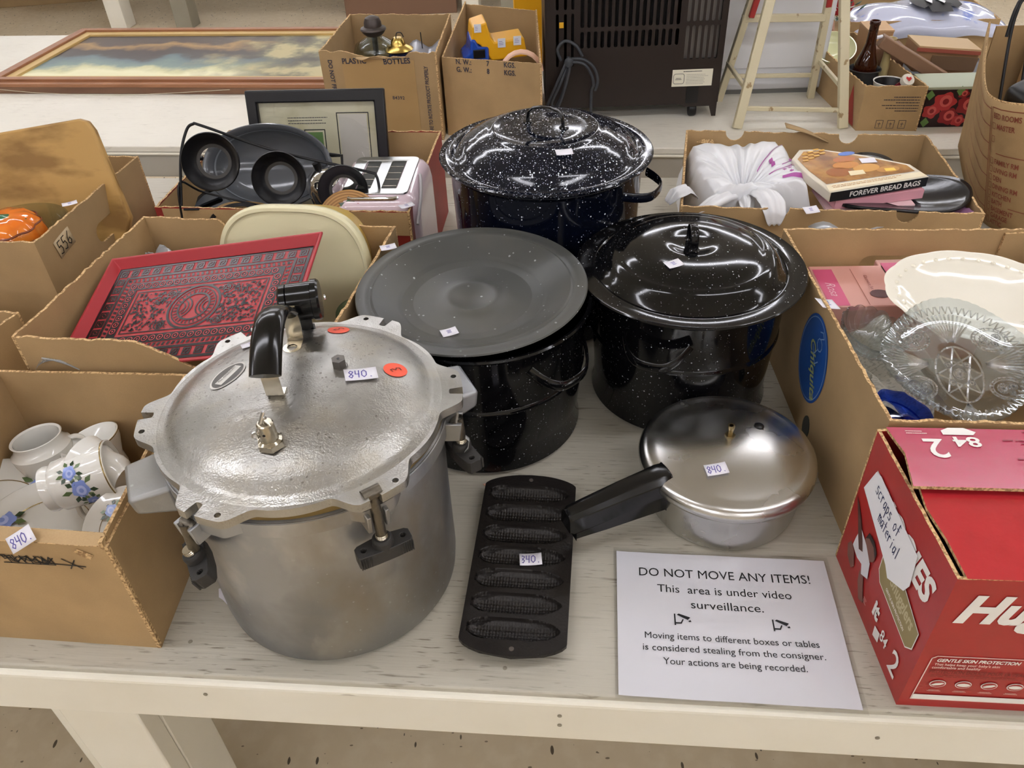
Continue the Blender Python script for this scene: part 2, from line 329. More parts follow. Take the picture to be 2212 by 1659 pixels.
def carton(name, label, P, h, mts=None, th=.0045, profs={}, holes={}, cuts={}, group=None, jag=.0012, base=0, inner=None, names=None, cat='box'):
    """open box on 4 base corners (ccw from above, starting front-left)"""
    cx = sum(p[0] for p in P)/4; cy = sum(p[1] for p in P)/4
    t = thing(name, label, cat, (cx, cy, base), group=group); Q = [Vector((p[0]-cx, p[1]-cy, 0)) for p in P]
    mts = mts or [CARD]*4; out = []
    for k in range(4):
        a, b = Q[k], Q[(k+1) % 4]; L = (b-a).length; hh = h[k] if isinstance(h, (list, tuple)) else h
        m = M(); pf = profs.get(k)
        m.plate(rim(L, hh, jag, pf, seed=k+int(h[k]*1000 if isinstance(h, (list, tuple)) else h*1000), cuts=cuts.get(k, ())), -th, 0, holes.get(k, ()), edge=1)
        # side faces: outside = material 0, rim = 1, inside = 2
        nf = len(m.f); X = fr(a, b-a, (0, 0, 1))
        me = ob('side_panel', m, [mts[k], CEDGE], t, X=X, smooth=20); out.append(me)
    m = M(); m.hexa([(q.x*.985, q.y*.985) for q in Q], .001, .006); ob('bottom_panel', m, inner or CARDIN, t)
    return t, Q, out

# ================================================================ ROOM
def struct(name, m, mt, **k): return setp(ob(name, m, mt, **k), kind='structure')
X0, X1, Y0, Y1 = -9, 9, -5, 11
m = M(); m.box(((X0+X1)/2, (Y0+Y1)/2, FZ-.05), (X1-X0, Y1-Y0, .1)); struct('floor', m, FLOOR)
m = M(); m.box(((X0+X1)/2, (Y0+Y1)/2, CZ+.05), (X1-X0, Y1-Y0, .1)); struct('ceiling', m, CEIL)
for nm, c, d in (('wall_back', (0, Y1+.05, .645), (18, .1, 2.81)), ('wall_front', (0, Y0-.05, .645), (18, .1, 2.81)), ('wall_left', (X0-.05, 3, .645), (.1, 16, 2.81)), ('wall_right', (X1+.05, 3, .645), (.1, 16, 2.81))):
    m = M(); m.box(c, d); struct(nm, m, WALLM)
k = 0
fx = thing('ceiling_light', 'fluorescent strip fixture with two tubes on the ceiling', 'lamp', (0, 0, CZ), group='fluorescent ceiling strips')
m = M(); m.box((0, 0, -.02), (2.4, .16, .04)); ob('housing', m, mat('white_enamel_housing', 'e8e8e6', .4), fx, bevel=.004)
m = M()
for y in (-.04, .04): m.sweep([(-1.17, y, -.055), (1.17, y, -.055)], .016, n=10)
ob('tube', m, DIFF, fx)
first = True
for y in (-3.4, -1.5, .6, 2.9, 5.2, 7.8):
    for x in (-4.6, -1.5, 1.6, 4.7):
        if first: fx.location = (x, y, CZ); first = False
        else: clone(fx, (x, y, CZ))
# ================================================================ TABLES
A1 = radians(-6.2)
tb = thing('display_table', 'long white-painted plywood display table in the foreground holding the pots', 'table', (.089, .512, 0), A1)
m = M(); m.box((-.25, .72, -.009), (4.5, 1.44, .018)); ob('tabletop', m, PAINT, tb, bevel=.003)
m = M(); m.sweep([(-2.5, -.001, -.0155), (2, -.001, -.0155)], .0065, n=10); ob('edge_bead', m, PAINT2, tb)
m = M(); m.box((-.25, .019, -.063), (4.5, .038, .089)); ob('apron_board', m, PAINT2, tb, bevel=.003)
m = M(); m.box((-.25, 1.42, -.063), (4.5, .038, .089)); ob('apron_board', m, PAINT2, tb, bevel=.003)
for x in (-2.0, -.715, .9):
    m = M(); m.box((x, .055, -.41), (.118, .034, .70)); ob('leg', m, PAINT2, tb, bevel=.003)
    m = M(); m.box((x+.04, .118, -.41), (.036, .089, .70)); ob('leg', m, PAINT2, tb, bevel=.003)
    m = M(); m.box((x-.10, .10, -.41), (.06, .036, .70)); ob('leg', m, PAINT2, tb, bevel=.003)
for x in (-2.0, -.7, .9):
    m = M(); m.box((x, 1.39, -.41), (.09, .036, .70)); ob('leg', m, PAINT2, tb, bevel=.003)
m = M(); m.lathe([(0, .0004), (.0018, .0004), (.0028, .0002), (.0028, -.001)], 12)
SCRW = mat('painted_screw', '8f8878', .5)
sc0 = None
for x, y, z, ax in ((-.525, .045, 0, 0), (-.345, .032, 0, 0), (-.118, .03, 0, 0), (.155, .055, 0, 0), (.505, .05, 0, 0), (-.50, -.001, -.045, 1), (-.05, -.001, -.05, 1), (-.05, -.001, -.072, 1), (.33, -.001, -.06, 1)):
    s = ob('screw', m, SCRW, tb, (x, y, z), (pi/2, 0, 0) if ax else None) if sc0 is None or ax != sc0[1] else sc0[0].copy()
    if s.name not in COL.objects: COL.objects.link(s); s.location = (x, y, z)
    sc0 = (s, ax)
A2 = radians(-7.27)
ft = thing('display_table', 'second white-painted table behind, under the painting and the heater', 'table', (-1.134, 2.311, 0), A2)
m = M(); m.box((.9, .575, -.009), (5.4, 1.15, .018)); ob('tabletop', m, PAINTF, ft, bevel=.003)
m = M(); m.sweep([(-1.8, -.002, -.022), (3.6, -.002, -.022)], .004, n=8); ob('edge_bead', m, PAINT2, ft)
m = M(); m.box((.9, .02, -.055), (5.4, .038, .08)); ob('apron_board', m, mat('greyed_paint_board', 'aaa59a', .6, bump=('noise', 22, .2)), ft, bevel=.003)
m = M(); m.box((.9, 1.13, -.055), (5.4, .038, .08)); ob('apron_board', m, PAINT2, ft, bevel=.003)
for x in (-1.6, 0.2, 2.2):
    for y in (.06, 1.09):
        m = M(); m.box((x, y, -.405), (.09, .04, .71)); ob('leg', m, PAINT2, ft, bevel=.003)
# third row of tables: only its legs are seen
for nm, lab, lx in (('display_table', 'white table far behind the painting, two of its post legs visible', (-2.9, -2.37, -4.6, -.9)), ('display_table', 'far white table seen as pale posts behind the two tall cartons', (-.18, .12, .36, 1.9))):
    t = thing(nm, lab, 'table', (lx[0], 6.7, 0), A2 if lx[0] < -1 else A2)
    m = M(); m.box(((lx[3]-lx[0])/2-.1, .5, -.01), (abs(lx[3]-lx[0])+1.4 if lx[0] > -1 else 3.6, 1.1, .02))
    if lx[0] < -1: m = M(); m.box((.15, .5, -.01), (3.3, 1.1, .02))
    ob('tabletop', m, PAINT, t, bevel=.003)
    for i, x in enumerate(lx[:3]):
        y = 6.72 if lx[0] < -1 else 6.6
        m = M(); m.box((x-lx[0], 0, -.39), (.13, .06, .74)); m.box((x-lx[0]+.04, .07, -.39), (.05, .1, .74)); ob('leg', m, PAINT2 if i != 1 else PAINTG, t, bevel=.004)

# ================================================================ ENAMEL POTS
def strap_handle(parent, az, r, z, w, out, drop, mt, name='handle'):
    """flat enamel strap loop on a pot side"""
    ca, sa = cos(az), sin(az); pts = []
    for i in range(15):
        t = i/14; s = (t-.5)*2; q = (1-abs(s)**3.2)
        pts.append((r*ca-sa*s*w+ca*(out*q-.004), r*sa+ca*s*w+sa*(out*q-.004), z-drop*q))
    m = M(); m.sweep(pts, .0085, .0022, side=(0, 0, 1), n=12); o = ob(name, m, mt, parent); return o
def pot(name, label, c, prof, mt, handles, hw=.055, out=.035, drop=.012, cat='pot'):
    t = thing(name, label, cat, (c[0], c[1], .001)); m = M(); m.lathe(prof, 96); ob('pot_body', m, mt, t, smooth=40)
    for az, z in handles:
        r = max(q[0] for q in prof if abs(q[1]-z) < .05)
        strap_handle(t, az, r-.006, z, hw, out, drop, mt)
    return t
def potprof(rb, rt, h, step=None, rimw=.009):
    o = [(0, .002), (rb-.02, .002), (rb-.008, .0), (rb, .006)]
    for k in range(1, 12):
        z = .006+(h-.012)*k/12; r = rb+(rt-rb)*z/h
        if step and z < step: r -= .004
        o.append((r, z))
        if step and z < step <= z+(h-.012)/12: o += [(r, step-.004), (r+.0065, step), (r+.006, step+.006), (r+.0035, step+.009)]
    o += [(rt, h-.012), (rt+rimw*.6, h-.007), (rt+rimw, h-.003), (rt+rimw*.8, h), (rt+rimw*.3, h-.001), (rt-.003, h-.01), (rt-.004, h*.5), (rb-.006, .008), (0, .008)]
    return o
# middle pot with inverted lid
p2 = pot('stock_pot', 'black speckled enamel canning pot in the centre under an upturned dull grey lid', (-.040, 1.036), potprof(.150, .159, .232, .125), ENA, [(radians(-48), .205), (radians(132), .205)], drop=.03)
m = M(); m.lathe([(0, -.027), (.02, -.026), (.034, -.020), (.040, -.019), (.046, -.022), (.06, -.0235), (.098, -.0225), (.108, -.0215), (.112, -.0175), (.116, -.0165), (.128, -.010), (.145, -.0025), (.150, .0005), (.1535, -.0015), (.157, .0008), (.163, .0005), (.1715, .0004), (.174, .0015), (.1755, -.0005), (.173, -.0025), (.157, -.0022), (.150, -.002), (.128, -.0135), (.112, -.021), (0, -.03)], 120,
    mod=lambda t, r, z: (r*(1 if r > .06 else 1), z))
l2 = thing('pot_lid', 'dull dark grey enamel lid lying upside down on the centre pot', 'lid', (-.0543, 1.0466, .2462), rot=(radians(1.2), radians(-.8), 0))
ob('lid_plate', m, ENAG, l2, smooth=50)
sticker(l2, T4((-.033, -.088, -.0212))@Rz(.35), .024, .018, '~')
m = M(); m.sweep([(0, -.045, -.026), (0, -.046, -.036), (0, -.02, -.044), (0, .02, -.044), (0, .046, -.036), (0, .045, -.026)], .006, .002, side=(1, 0, 0), n=10); ob('handle', m, ENAG, l2)
def domelid(nm, label, c, z, R, mt, prof, hdir, hlen, hh):
    t = thing(nm, label, 'lid', (c[0], c[1], z)); m = M(); m.lathe(prof, 120); ob('lid_dome', m, mt, t, smooth=50)
    zt = hh; ca, sa = cos(hdir), sin(hdir); H = hlen/2
    path = [(-H, .001), (-H*1.02, .008), (-H*.95, .020), (-H*.7, .0275), (-H*.3, .0305), (H*.3, .0305), (H*.7, .0275), (H*.95, .020), (H*1.02, .008), (H, .001)]
    m = M(); m.sweep([(ca*a, sa*a, zt+b) for a, b in path], .0062, .0022, side=(-sa, ca, 0), n=12)
    for s in (-1, 1): m.lathe([(0, zt+.003), (.007, zt+.0025), (.009, zt)], 16, (ca*H*s*1.05, sa*H*s*1.05))
    ob('handle', m, mat('plain_black_enamel', '08080b', .1), t); return t
# right pot
p3 = pot('stock_pot', 'glossy black speckled enamel canning pot beside the banana carton, domed lid on', (.287, 1.095), potprof(.147, .152, .226, .13), ENA, [(radians(-118), .19), (radians(62), .19)], hw=.052, out=.03, drop=.03)
l3 = domelid('pot_lid', 'glossy black domed enamel lid with a loop handle on the right-hand pot', (.287, 1.095), .2345, .178, ENA,
    [(.1765, -.002), (.178, .0005), (.1765, .002), (.170, .0012), (.155, .0025), (.150, .0035), (.1475, .0015), (.1445, .004), (.138, .012), (.130, .022), (.124, .027), (.118, .0285), (.112, .0287), (.106, .0325), (.094, .037), (.07, .0405), (.05, .042), (.040, .0418), (.032, .0395), (.020, .0378), (0, .0372), (0, .034), (.05, .038), (.115, .025), (.14, .002), (.155, -.0005), (.1765, -.002)], radians(88), .034, .0375)
sticker(l3, T4((-.040, -.062, .0402))@Rz(.4)@Rx(.06), .026, .018, '~')
# back pot
p4 = pot('stock_pot', 'tall navy speckled enamel stock pot at the back with two side loop handles', (.079, 1.371), potprof(.163, .171, .312), ENAN, [(radians(-30), .285), (radians(150), .285)], hw=.055, out=.042, drop=.006)
l4 = domelid('pot_lid', 'navy enamel lid densely flecked with white on the tall back pot', (.079, 1.371), .319, .189, ENANL,
    [(.187, -.003), (.189, 0), (.187, .0025), (.178, .0008), (.170, .0015), (.167, .004), (.163, .0015), (.159, .004), (.152, .013), (.142, .022), (.132, .0265), (.126, .030), (.118, .034), (.104, .0385), (.098, .0395), (.094, .0425), (.090, .0425), (.086, .0405), (.06, .043), (.03, .0445), (0, .045), (0, .042), (.1, .036), (.15, .01), (.16, 0), (.187, -.003)], radians(-28), .066, .0445)
sticker(l4, T4((.024, -.108, .0388))@Rz(.1)@Rx(.1), .028, .019, '')
# ================================================================ BIG PRESSURE CANNER
AZ = [radians(3+60*k) for k in range(6)]
cn = thing('pressure_canner', 'large dull cast-aluminium pressure canner with clamp lugs and black handle in front', 'pressure canner', (-.245, .726, 0))
m = M(); m.lathe([(0, .001), (.140, .001), (.150, .003), (.1555, .010), (.1575, .03), (.158, .15), (.1595, .247), (.1665, .252), (.1665, .271), (.160, .274), (.150, .274), (.148, .2), (.148, .01), (0, .008)], 128); ob('canner_body', m, ALUB, cn, smooth=30)
def sm(a, b, x): x = max(0, min(1, (x-a)/(b-a))); return x*x*(3-2*x)
def lidr(th, base, lobe, hw, bulge):
    d = min((((th-a+pi) % (2*pi)-pi) for a in AZ), key=abs); dd = math.degrees(d)
    k = sm(-hw*1.15, -hw*.4, dd)*(1-sm(hw*.85, hw*1.75, dd))
    return base + lobe*k + bulge*(1-k)*max(0, cos((abs(d)-radians(30))*6))
def lobed(base, lobe, hw, bulge, slotr, slotw):
    o = []; n = 720
    for i in range(n):
        t = 2*pi*i/n; d = min(abs((t-a+pi) % (2*pi)-pi) for a in AZ); r = lidr(t, base, lobe, hw, bulge)
        if slotw and r*sin(d) < slotw/2 and d < .5: r = slotr-sqrt(max(0, (slotw/2)**2-(r*sin(d))**2))*.5
        o.append((r*cos(t), r*sin(t)))
    return o
m = M(); holes = [circ(.0035, 12, (.179*cos(a+radians(9)), .179*sin(a+radians(9)))) for a in AZ]
m.plate(lobed(.1645, .0225, 12, .003, .174, .0125), .2835, .2945, [h[::-1] for h in holes])
lid = ob('canner_lid', m, ALU, cn, smooth=25, bevel=.0012, seg=1)
DP = [(.1635, .2942), (.160, .2955), (.155, .2962), (.150, .2985), (.144, .304), (.135, .3105), (.12, .317), (.10, .323), (.075, .328), (.045, .331), (0, .3325)]
def dz(r):
    for (a, za), (b, zb) in zip(DP, DP[1:]):
        if b <= r <= a: return zb+(za-zb)*(r-b)/(a-b)
    return .2945
m = M(); m.lathe(DP, 128); ob('lid_dome', m, ALU, cn, smooth=60)
m = M(); m.lathe([(.158, .274), (.163, .275), (.163, .283), (.158, .2835)], 96); ob('brass_seal', m, mat('aged_brass', '7d6c45', .45, .8), cn)
m = M(); m.plate(lobed(.1655, .012, 8, 0, .170, 0), .256, .272); ob('body_flange', m, ALUB, cn, smooth=25, bevel=.002, seg=2)
for a in (radians(203), radians(23)):       # cast carrying handles
    m = M(); X = Rz(a); m.add([(.160, -.036, .222), (.160, .036, .222), (.205, .030, .232), (.205, -.030, .232), (.160, -.036, .262), (.160, .036, .262), (.208, .032, .258), (.208, -.032, .258)], [(0, 1, 2, 3), (7, 6, 5, 4), (0, 4, 5, 1), (1, 5, 6, 2), (2, 6, 7, 3), (3, 7, 4, 0)], X)
    ob('side_handle', m, ALUB, cn, bevel=.005)
def wingnut(az, r, z, spin, tilt=0):
    X = T4((r*cos(az), r*sin(az), z))@Rz(az+pi/2+spin)@Rx(tilt)
    m = M(); m.lathe([(0, .016), (.0095, .016), (.0115, .013), (.012, 0), (.0105, -.011), (0, -.011)], 24)
    m.plate([(-.031, -.007), (-.028, -.0105), (-.012, -.0115), (.012, -.0115), (.028, -.0105), (.031, -.007), (.031, .006), (.027, .009), (.011, .0115), (-.011, .0115), (-.027, .009), (-.031, .006)], -.012, .006, [circ(.0035, 10, (-.0225, 0))[::-1], circ(.0035, 10, (.0225, 0))[::-1]])
    for i in range(6):
        for s in (-1, 1): m.box((s*(.017+i*.0025), -.011, -.003), (.0012, .0025, .016))
    n = ob('wing_nut', m, BAKEW, cn, X=X, bevel=.0008, seg=1)
    m = M(); m.sweep([(0, 0, .0), (0, 0, .022)], .0062, n=14)
    for i in range(7): m.lathe([(.0062, .004+i*.0025), (.0070, .0052+i*.0025), (.0062, .0064+i*.0025)], 14)
    ob('bolt_thread', m, NICKEL, n)
def clamp(az, z1, lean=0, spin=0, up=True, tilt=0, r=.181):
    ca, sa = cos(az), sin(az); ta, tb_ = -sa, ca
    m = M(); zt = .292 if up else .262
    m.sweep([(r*ca, r*sa, z1+.016), (r*ca, r*sa, .245), ((r-.001)*ca+ta*lean*.3, (r-.001)*sa+tb_*lean*.3, .268), ((r-.004)*ca, (r-.004)*sa, zt)], .0058, n=12)
    m.sweep([((r-.005)*ca-ta*.010, (r-.005)*sa-tb_*.010, zt), ((r-.005)*ca+ta*.010, (r-.005)*sa+tb_*.010, zt)], .007, n=12)
    ob('eye_bolt', m, DNICK, cn)
    m = M()
    for s in (-1, 1): m.plate([(-.010, -.016), (.010, -.016), (.014, .010), (-.014, .010)], -.0025, .0025, X=T4(((r-.01)*ca+ta*s*.0105, (r-.01)*sa+tb_*s*.0105, .258))@Rz(az)@Rx(pi/2))
    ob('hinge_lug', m, ALUB, cn, bevel=.001, seg=1)
    wingnut(az, r, z1, spin, tilt)
clamp(AZ[5], .214, spin=-.12); clamp(AZ[4]-.10, .212, up=False, spin=-.55, tilt=.3, r=.186); clamp(AZ[0]-.10, .215, up=False, spin=.6)
m = M(); m.grid(8, 3, lambda u, v: (.187+.004*sin(u*9), -.02+.006*v+.003*sin(u*14), .245-.05*u)); ob('torn_tape', m, mat('clear_tape', 'e4e6e6', .15, trans=.6), cn, solid=.0005)
# top handle
HB = [(-.016, -.030), (-.015, .078)]
for (bx, by), s in ((HB[0], -1), (HB[1], 1)):
    br = M(); z0 = dz(hypot(bx, by)); br.rsweep([(bx, by-s*.012, z0+.0012), (bx, by, z0+.0012), (bx, by+s*.003, z0+.004), (bx, by+s*.006-s*.001, z0+.03), (bx, by-s*.002, z0+.052)], .0095, .0011, side=(1, 0, 0)); ob('handle_bracket', br, NICKEL, cn)
m = M(); pts = []
for i in range(17):
    t = i/16; y = -.046+t*.124; z = .368+.036*sin(pi*(t*.93+.03))-.004*t
    pts.append((-.016, y, z))
m.sweep(pts, .0165, .0085, side=(1, 0, 0), n=16, taper=lambda t: 1.06-.30*t+.12*sin(pi*t)); ob('grip', m, BAKE, cn)
m = M(); m.lathe([(.006, .0018), (.011, .0018), (.0115, .0), (.006, 0)], 20, (-.016, .063)); ob('washer', m, NICKEL, cn, (0, 0, .3285))
# gauge
gx, gy = -.010, .122
m = M(); m.lathe([(0, .031), (.024, .031), (.0275, .028), (.028, .020), (.0265, .019), (.028, .018), (.028, -.016), (.0305, -.017), (.0305, -.025), (.028, -.028), (0, -.028)], 48, X=T4((gx, gy, .357))@Rz(radians(8))@Ry(-pi/2)@Matrix.Scale(.84, 4))
g = ob('pressure_gauge', m, BAKE, cn, smooth=30)
m = M(); m.sweep([(gx, gy, .308), (gx, gy, .35)], .0085, n=6); m.sweep([(gx, gy, .308), (gx, gy, .318)], .011, n=6); ob('gauge_stem', m, BAKE, g)
m = M(); m.lathe([(0, .003), (.003, .002), (.0035, 0)], 12, X=T4((gx+.0282, gy+.002, .360))@Rz(radians(16))@Ry(pi/2)); ob('screw', m, CHROME, g)
# petcock
px_, py_ = -.009, -.100
m = M(); z0 = dz(hypot(px_, py_)); X = T4((px_, py_, z0))@Ry(-.03)
m.lathe([(.0125, -.001), (.0125, .006), (.0095, .008), (.0095, .009), (.0088, .029), (.0075, .0305), (0, .0305)], 28, X=X); m.sweep([(0, 0, -.001), (0, 0, .006)], .0145, n=6, X=X)
v = ob('petcock', m, NICKEL, cn, smooth=30)
m = M(); m.sweep([(-.010, -.004, .019), (-.004, -.001, .030), (.002, .002, .043)], .0022, n=8, X=X); m.sweep([(-.004, .002, .033), (.003, .0, .0365)], .0018, n=8, X=X); m.lathe([(0, -.0045), (.003, -.0035), (.0045, 0), (.003, .0035), (0, .0045)], 14, X=X@T4((-.011, -.005, .018)))
m.sweep([(-.006, .003, .027), (0, .006, .040)], .0018, n=8, X=X); ob('toggle_lever', m, CHROME, v)
m = M(); m.lathe([(0, -.0002), (.0016, 0)], 10, X=X@T4((-.001, -.0092, .02))@Rx(pi/2)); ob('vent_hole', m, BLK, v)
# hex plug
m = M(); z0 = dz(hypot(.047, .02)); m.sweep([(.047, .02, z0-.001), (.047, .02, z0+.011)], .0085, n=6); m.lathe([(.0085, z0+.0005), (.0095, z0)], 24, (.047, .02)); hx = ob('safety_plug', m, mat('dull_zinc', '6f6b66', .5, .8), cn, smooth=20)
m = M(); m.lathe([(0, z0+.0115), (.0018, z0+.0115)], 12, (.047, .02)); ob('vent_hole', m, BLK, hx)
def domeX(x, y, spin=0, off=.0006):
    r = hypot(x, y); z = dz(r); s = (dz(r-.006)-dz(r+.006))/.012 if r > .007 else 0
    n = Vector((x/r*s, y/r*s, 1)).normalized() if r > 0 else Vector((0, 0, 1))
    ux = Vector((cos(spin), sin(spin), 0)); ux = (ux-n*ux.dot(n)).normalized(); uy = n.cross(ux); return fr(Vector((x, y, z)), ux, uy, off)
def ondome(w, h, x, y, spin, outline, mt, name, lift=.0006):
    m = M(); c, s_ = cos(spin), sin(spin)
    pts = [(x+c*a-s_*b, y+s_*a+c*b) for a, b in outline]; cz = (x, y, dz(hypot(x, y))+lift)
    vs = [cz]; n = len(pts); K = 3; fs = []
    for k in range(1, K+1):
        for a, b in pts: q = k/K; X_, Y_ = x+(a-x)*q, y+(b-y)*q; vs.append((X_, Y_, dz(hypot(X_, Y_))+lift))
    fs += [(0, 1+i, 1+(i+1) % n) for i in range(n)]
    for k in range(K-1):
        for i in range(n): a = 1+k*n; fs.append((a+i, a+n+i, a+n+(i+1) % n, a+(i+1) % n))
    m.add(vs, fs); return ob(name, m, mt, cn, smooth=60)
DOT = mat('orange_red_sticker', 'ec5a3e', .55)
for x, y in ((.031, .112), (.110, .022)):
    o = ondome(0, 0, x, y, 0, circ(.0135, 28), DOT, 'round_sticker', .0009); pen('3', .013, .001, PENK, o, domeX(x, y, 2.2, .0014))
LABB = mat('oval_label_print', '55524e', .4)
o = ondome(0, 0, -.083, .018, 1.1, circ(1, 32, sx=.026, sy=.016), mat('silver_label', 'cfcdc6', .35), 'maker_label', .0008)
ondome(0, 0, -.083, .018, 1.1, circ(1, 32, sx=.0235, sy=.0138), LABB, 'maker_label', .0012)
ondome(0, 0, -.083, .018, 1.1, [(-.018, -.006), (.018, -.006), (.018, .004), (-.018, .004)], mat('silver_label', 'cfcdc6', .35), 'maker_label', .0016)
text('ALL AMERICAN', .0042, INK, cn, domeX(-.0835, .018, 1.1, .0022), sp=1.05)
sticker(cn, domeX(.073, .004, .25, .0012), .037, .021, '840.')
sticker(cn, domeX(-.072, .088, .45, .0012), .026, .017, '~')
# ================================================================ SAUCEPAN PRESSURE COOKER
pc = thing('pressure_cooker', 'polished aluminium saucepan-style pressure cooker with long black handle', 'pressure cooker', (.298, .818, 0))
m = M(); m.lathe([(0, .001), (.094, .001), (.1025, .004), (.106, .012), (.108, .03), (.1085, .083), (.115, .0845), (.115, .09), (.104, .09), (.104, .01), (0, .006)], 96); ob('pan_body', m, STEEL, pc, smooth=35)
m = M(); m.lathe([(.1185, .078), (.1195, .0785), (.1225, .0815), (.1235, .089), (.1215, .0955), (.116, .0995), (.1095, .1005), (.104, .1008), (.098, .1025), (.08, .1075), (.05, .1125), (.02, .1148), (0, .115), (0, .112), (.1, .097), (.118, .090)], 120); ob('lid_dome', m, STEEL, pc, smooth=50)
d = Vector((.062-.298, .722-.818, 0)); L = d.length; d.normalize(); hz = atan2(d.y, d.x)
hd = ob('handle', M(), BAKE, pc) if False else None
X = Rz(hz)
m = M()
sec = [(.100, .021, .075, .106), (.112, .0215, .073, .107), (.125, .020, .072, .106), (.17, .018, .066, .103), (.225, .0155, .060, .097), (.248, .0145, .058, .094), (.254, .012, .062, .090)]
vs = []; fs = []
for x, w, zb, zt in sec: vs += [(x, -w, zb), (x, -w*.96, zt-.010), (x, -w*.62, zt-.002), (x, 0, zt), (x, w*.62, zt-.002), (x, w*.96, zt-.010), (x, w, zb)]
n = 7
for i in range(len(sec)-1):
    for j in range(n): fs.append((i*n+j, i*n+(j+1) % n, (i+1)*n+(j+1) % n, (i+1)*n+j))
fs += [tuple(range(n)), tuple(range((len(sec)-1)*n, len(sec)*n))[::-1]]; m.add(vs, [f[::-1] for f in fs], X); ob('lid_handle', m, BAKE, pc, smooth=30, bevel=.001, seg=1)
m = M(); vs = []; fs = []
for x, w, zb, zt in ((.106, .018, .042, .0715), (.13, .0175, .043, .071), (.2, .0155, .044, .0635), (.245, .0135, .045, .0575)): vs += [(x, -w, zb), (x, -w, zt), (x, w, zt), (x, w, zb)]
for i in range(3):
    for j in range(4): fs.append((i*4+j, i*4+(j+1) % 4, i*4+4+(j+1) % 4, i*4+4+j))
fs += [(0, 1, 2, 3), (15, 14, 13, 12)]; m.add(vs, [f[::-1] for f in fs], X); ob('pan_handle', m, BAKE, pc, smooth=20, bevel=.0015)
m = M(); m.sweep([(.004, .011, .113), (.004, .011, .117)], .0075, n=6); m.lathe([(.0035, .117), (.0035, .126), (.0048, .128), (.0048, .134), (.0028, .134), (.0028, .128)], 18, (.004, .011)); ob('vent_pipe', m, mat('bronzed_vent', '9a8a68', .25, 1), pc)
m = M(); m.lathe([(0, .0035), (.0045, .003), (.007, .001), (.0072, -.002)], 20, X=T4((.051, .031, .1115))@Ry(.1)); ob('overpressure_plug', m, BLK, pc)
sticker(pc, T4((-.029, -.052, .1128))@Rz(.12)@Rx(.12)@Ry(-.06), .030, .019, '840.')
# ================================================================ CORN STICK PAN
cx0, cy0 = (-.001), (.710)
pan = thing('corn_stick_pan', 'black cast iron corn-stick pan with seven corn-cob moulds', 'baking pan', (.003, .7085, 0), radians(-7.6))
PW, PL = .0672, .1540
def hwid(y):      # half width of the pan at y
    return PW*(1-.0*abs(y))
CV = [(-.1155+i*.0385) for i in range(7)]
def panz(x, y):
    z = .0225
    for k, c in enumerate(CV):
        dy = y-c; L2 = .0585; xx = (x+.001)/L2
        if abs(dy) < .0175 and abs(xx) < 1:
            w = .0155*(1-max(0, xx)**3.2*.55-max(0, -xx)**8*.3)
            q = (dy/w)**2+abs(xx)**7
            if q < 1:
                dep = .0125*sqrt(1-q); rows = .0013*abs(sin(dy*pi/.0046))*abs(sin(x*pi/.0040+(0.0)))
                z -= dep - rows*(1 if q < .85 else .2)
            elif abs(xx) < 1 and xx < -.9 and abs(dy) < .006: z -= .005
    return z
NX, NY = 150, 300
def pf(u, v):
    y = (v-.5)*2*PL; e = abs(y)
    h = PW if e < .113 else PW*sqrt(max(0, 1-((e-.113)/(.0185))**2))*1.0
    # arched ends
    h = PW if e < .132 else PW*sqrt(max(.0, 1-((e-.132)/(PL-.132))**1.6))
    x = (u-.5)*2*h; return (x, y, panz(x, y))
m = M(); m.grid(NX, NY, pf)
b = len(m.v); out = [pf(1, j/60) for j in range(61)] + [pf(0, 1-j/60) for j in range(61)]
for i in range(len(out)):
    a, c = out[i], out[(i+1) % len(out)]; k = .965
    m.add([(a[0], a[1], .0225), (c[0], c[1], .0225), (c[0], c[1], .0165), (a[0], a[1], .0165)], [(0, 3, 2, 1)])
    m.add([(a[0], a[1], .0165), (c[0], c[1], .0165), (c[0]*k, c[1]*k, .0165), (a[0]*k, a[1]*k, .0165)], [(0, 3, 2, 1)])
ob('pan_casting', m, IRON, pan, smooth=60)
m = M()
for c in CV: m.lathe([(0, .0005), (.35, .001), (.75, .006), (1, .018)], 32, (0, c), sx=.059, sy=.016)
ob('mould_underside', m, IRON, pan)
for y in (-.1435, .1435):
    m = M(); m.lathe([(0, .0232), (.003, .0231), (.0034, .0224)], 14, (0, y)); ob('hanging_hole', m, mat('worn_iron_spot', '6a625c', .5, .5), pan)
sticker(pan, T4((.012, -.006, .0232))@Rz(.14), .030, .020, '840.', curl=.0012)
setp(ob('torn_tag', (lambda m: m.plate([(0, 0), (.016, .006), (.020, -.010), (.028, -.014), (.020, -.028), (.010, -.018), (.004, -.014)][::-1], 0, .0008))(M()), TAG, loc=(-.412, .694, .0004), smooth=0), 'torn white price tag lying flat on the table between the china box and the canner', 'tag')
setp(ob('peach_scrap', (lambda m: m.plate([(0, 0), (.03, .008), (.034, -.004), (.012, -.012)][::-1], 0, .001))(M()), mat('peach_paper', 'd8a890', .6), loc=(-.052, .868, .0004), smooth=0), 'small peach paper scrap on the table just behind the corn-stick pan', 'paper')
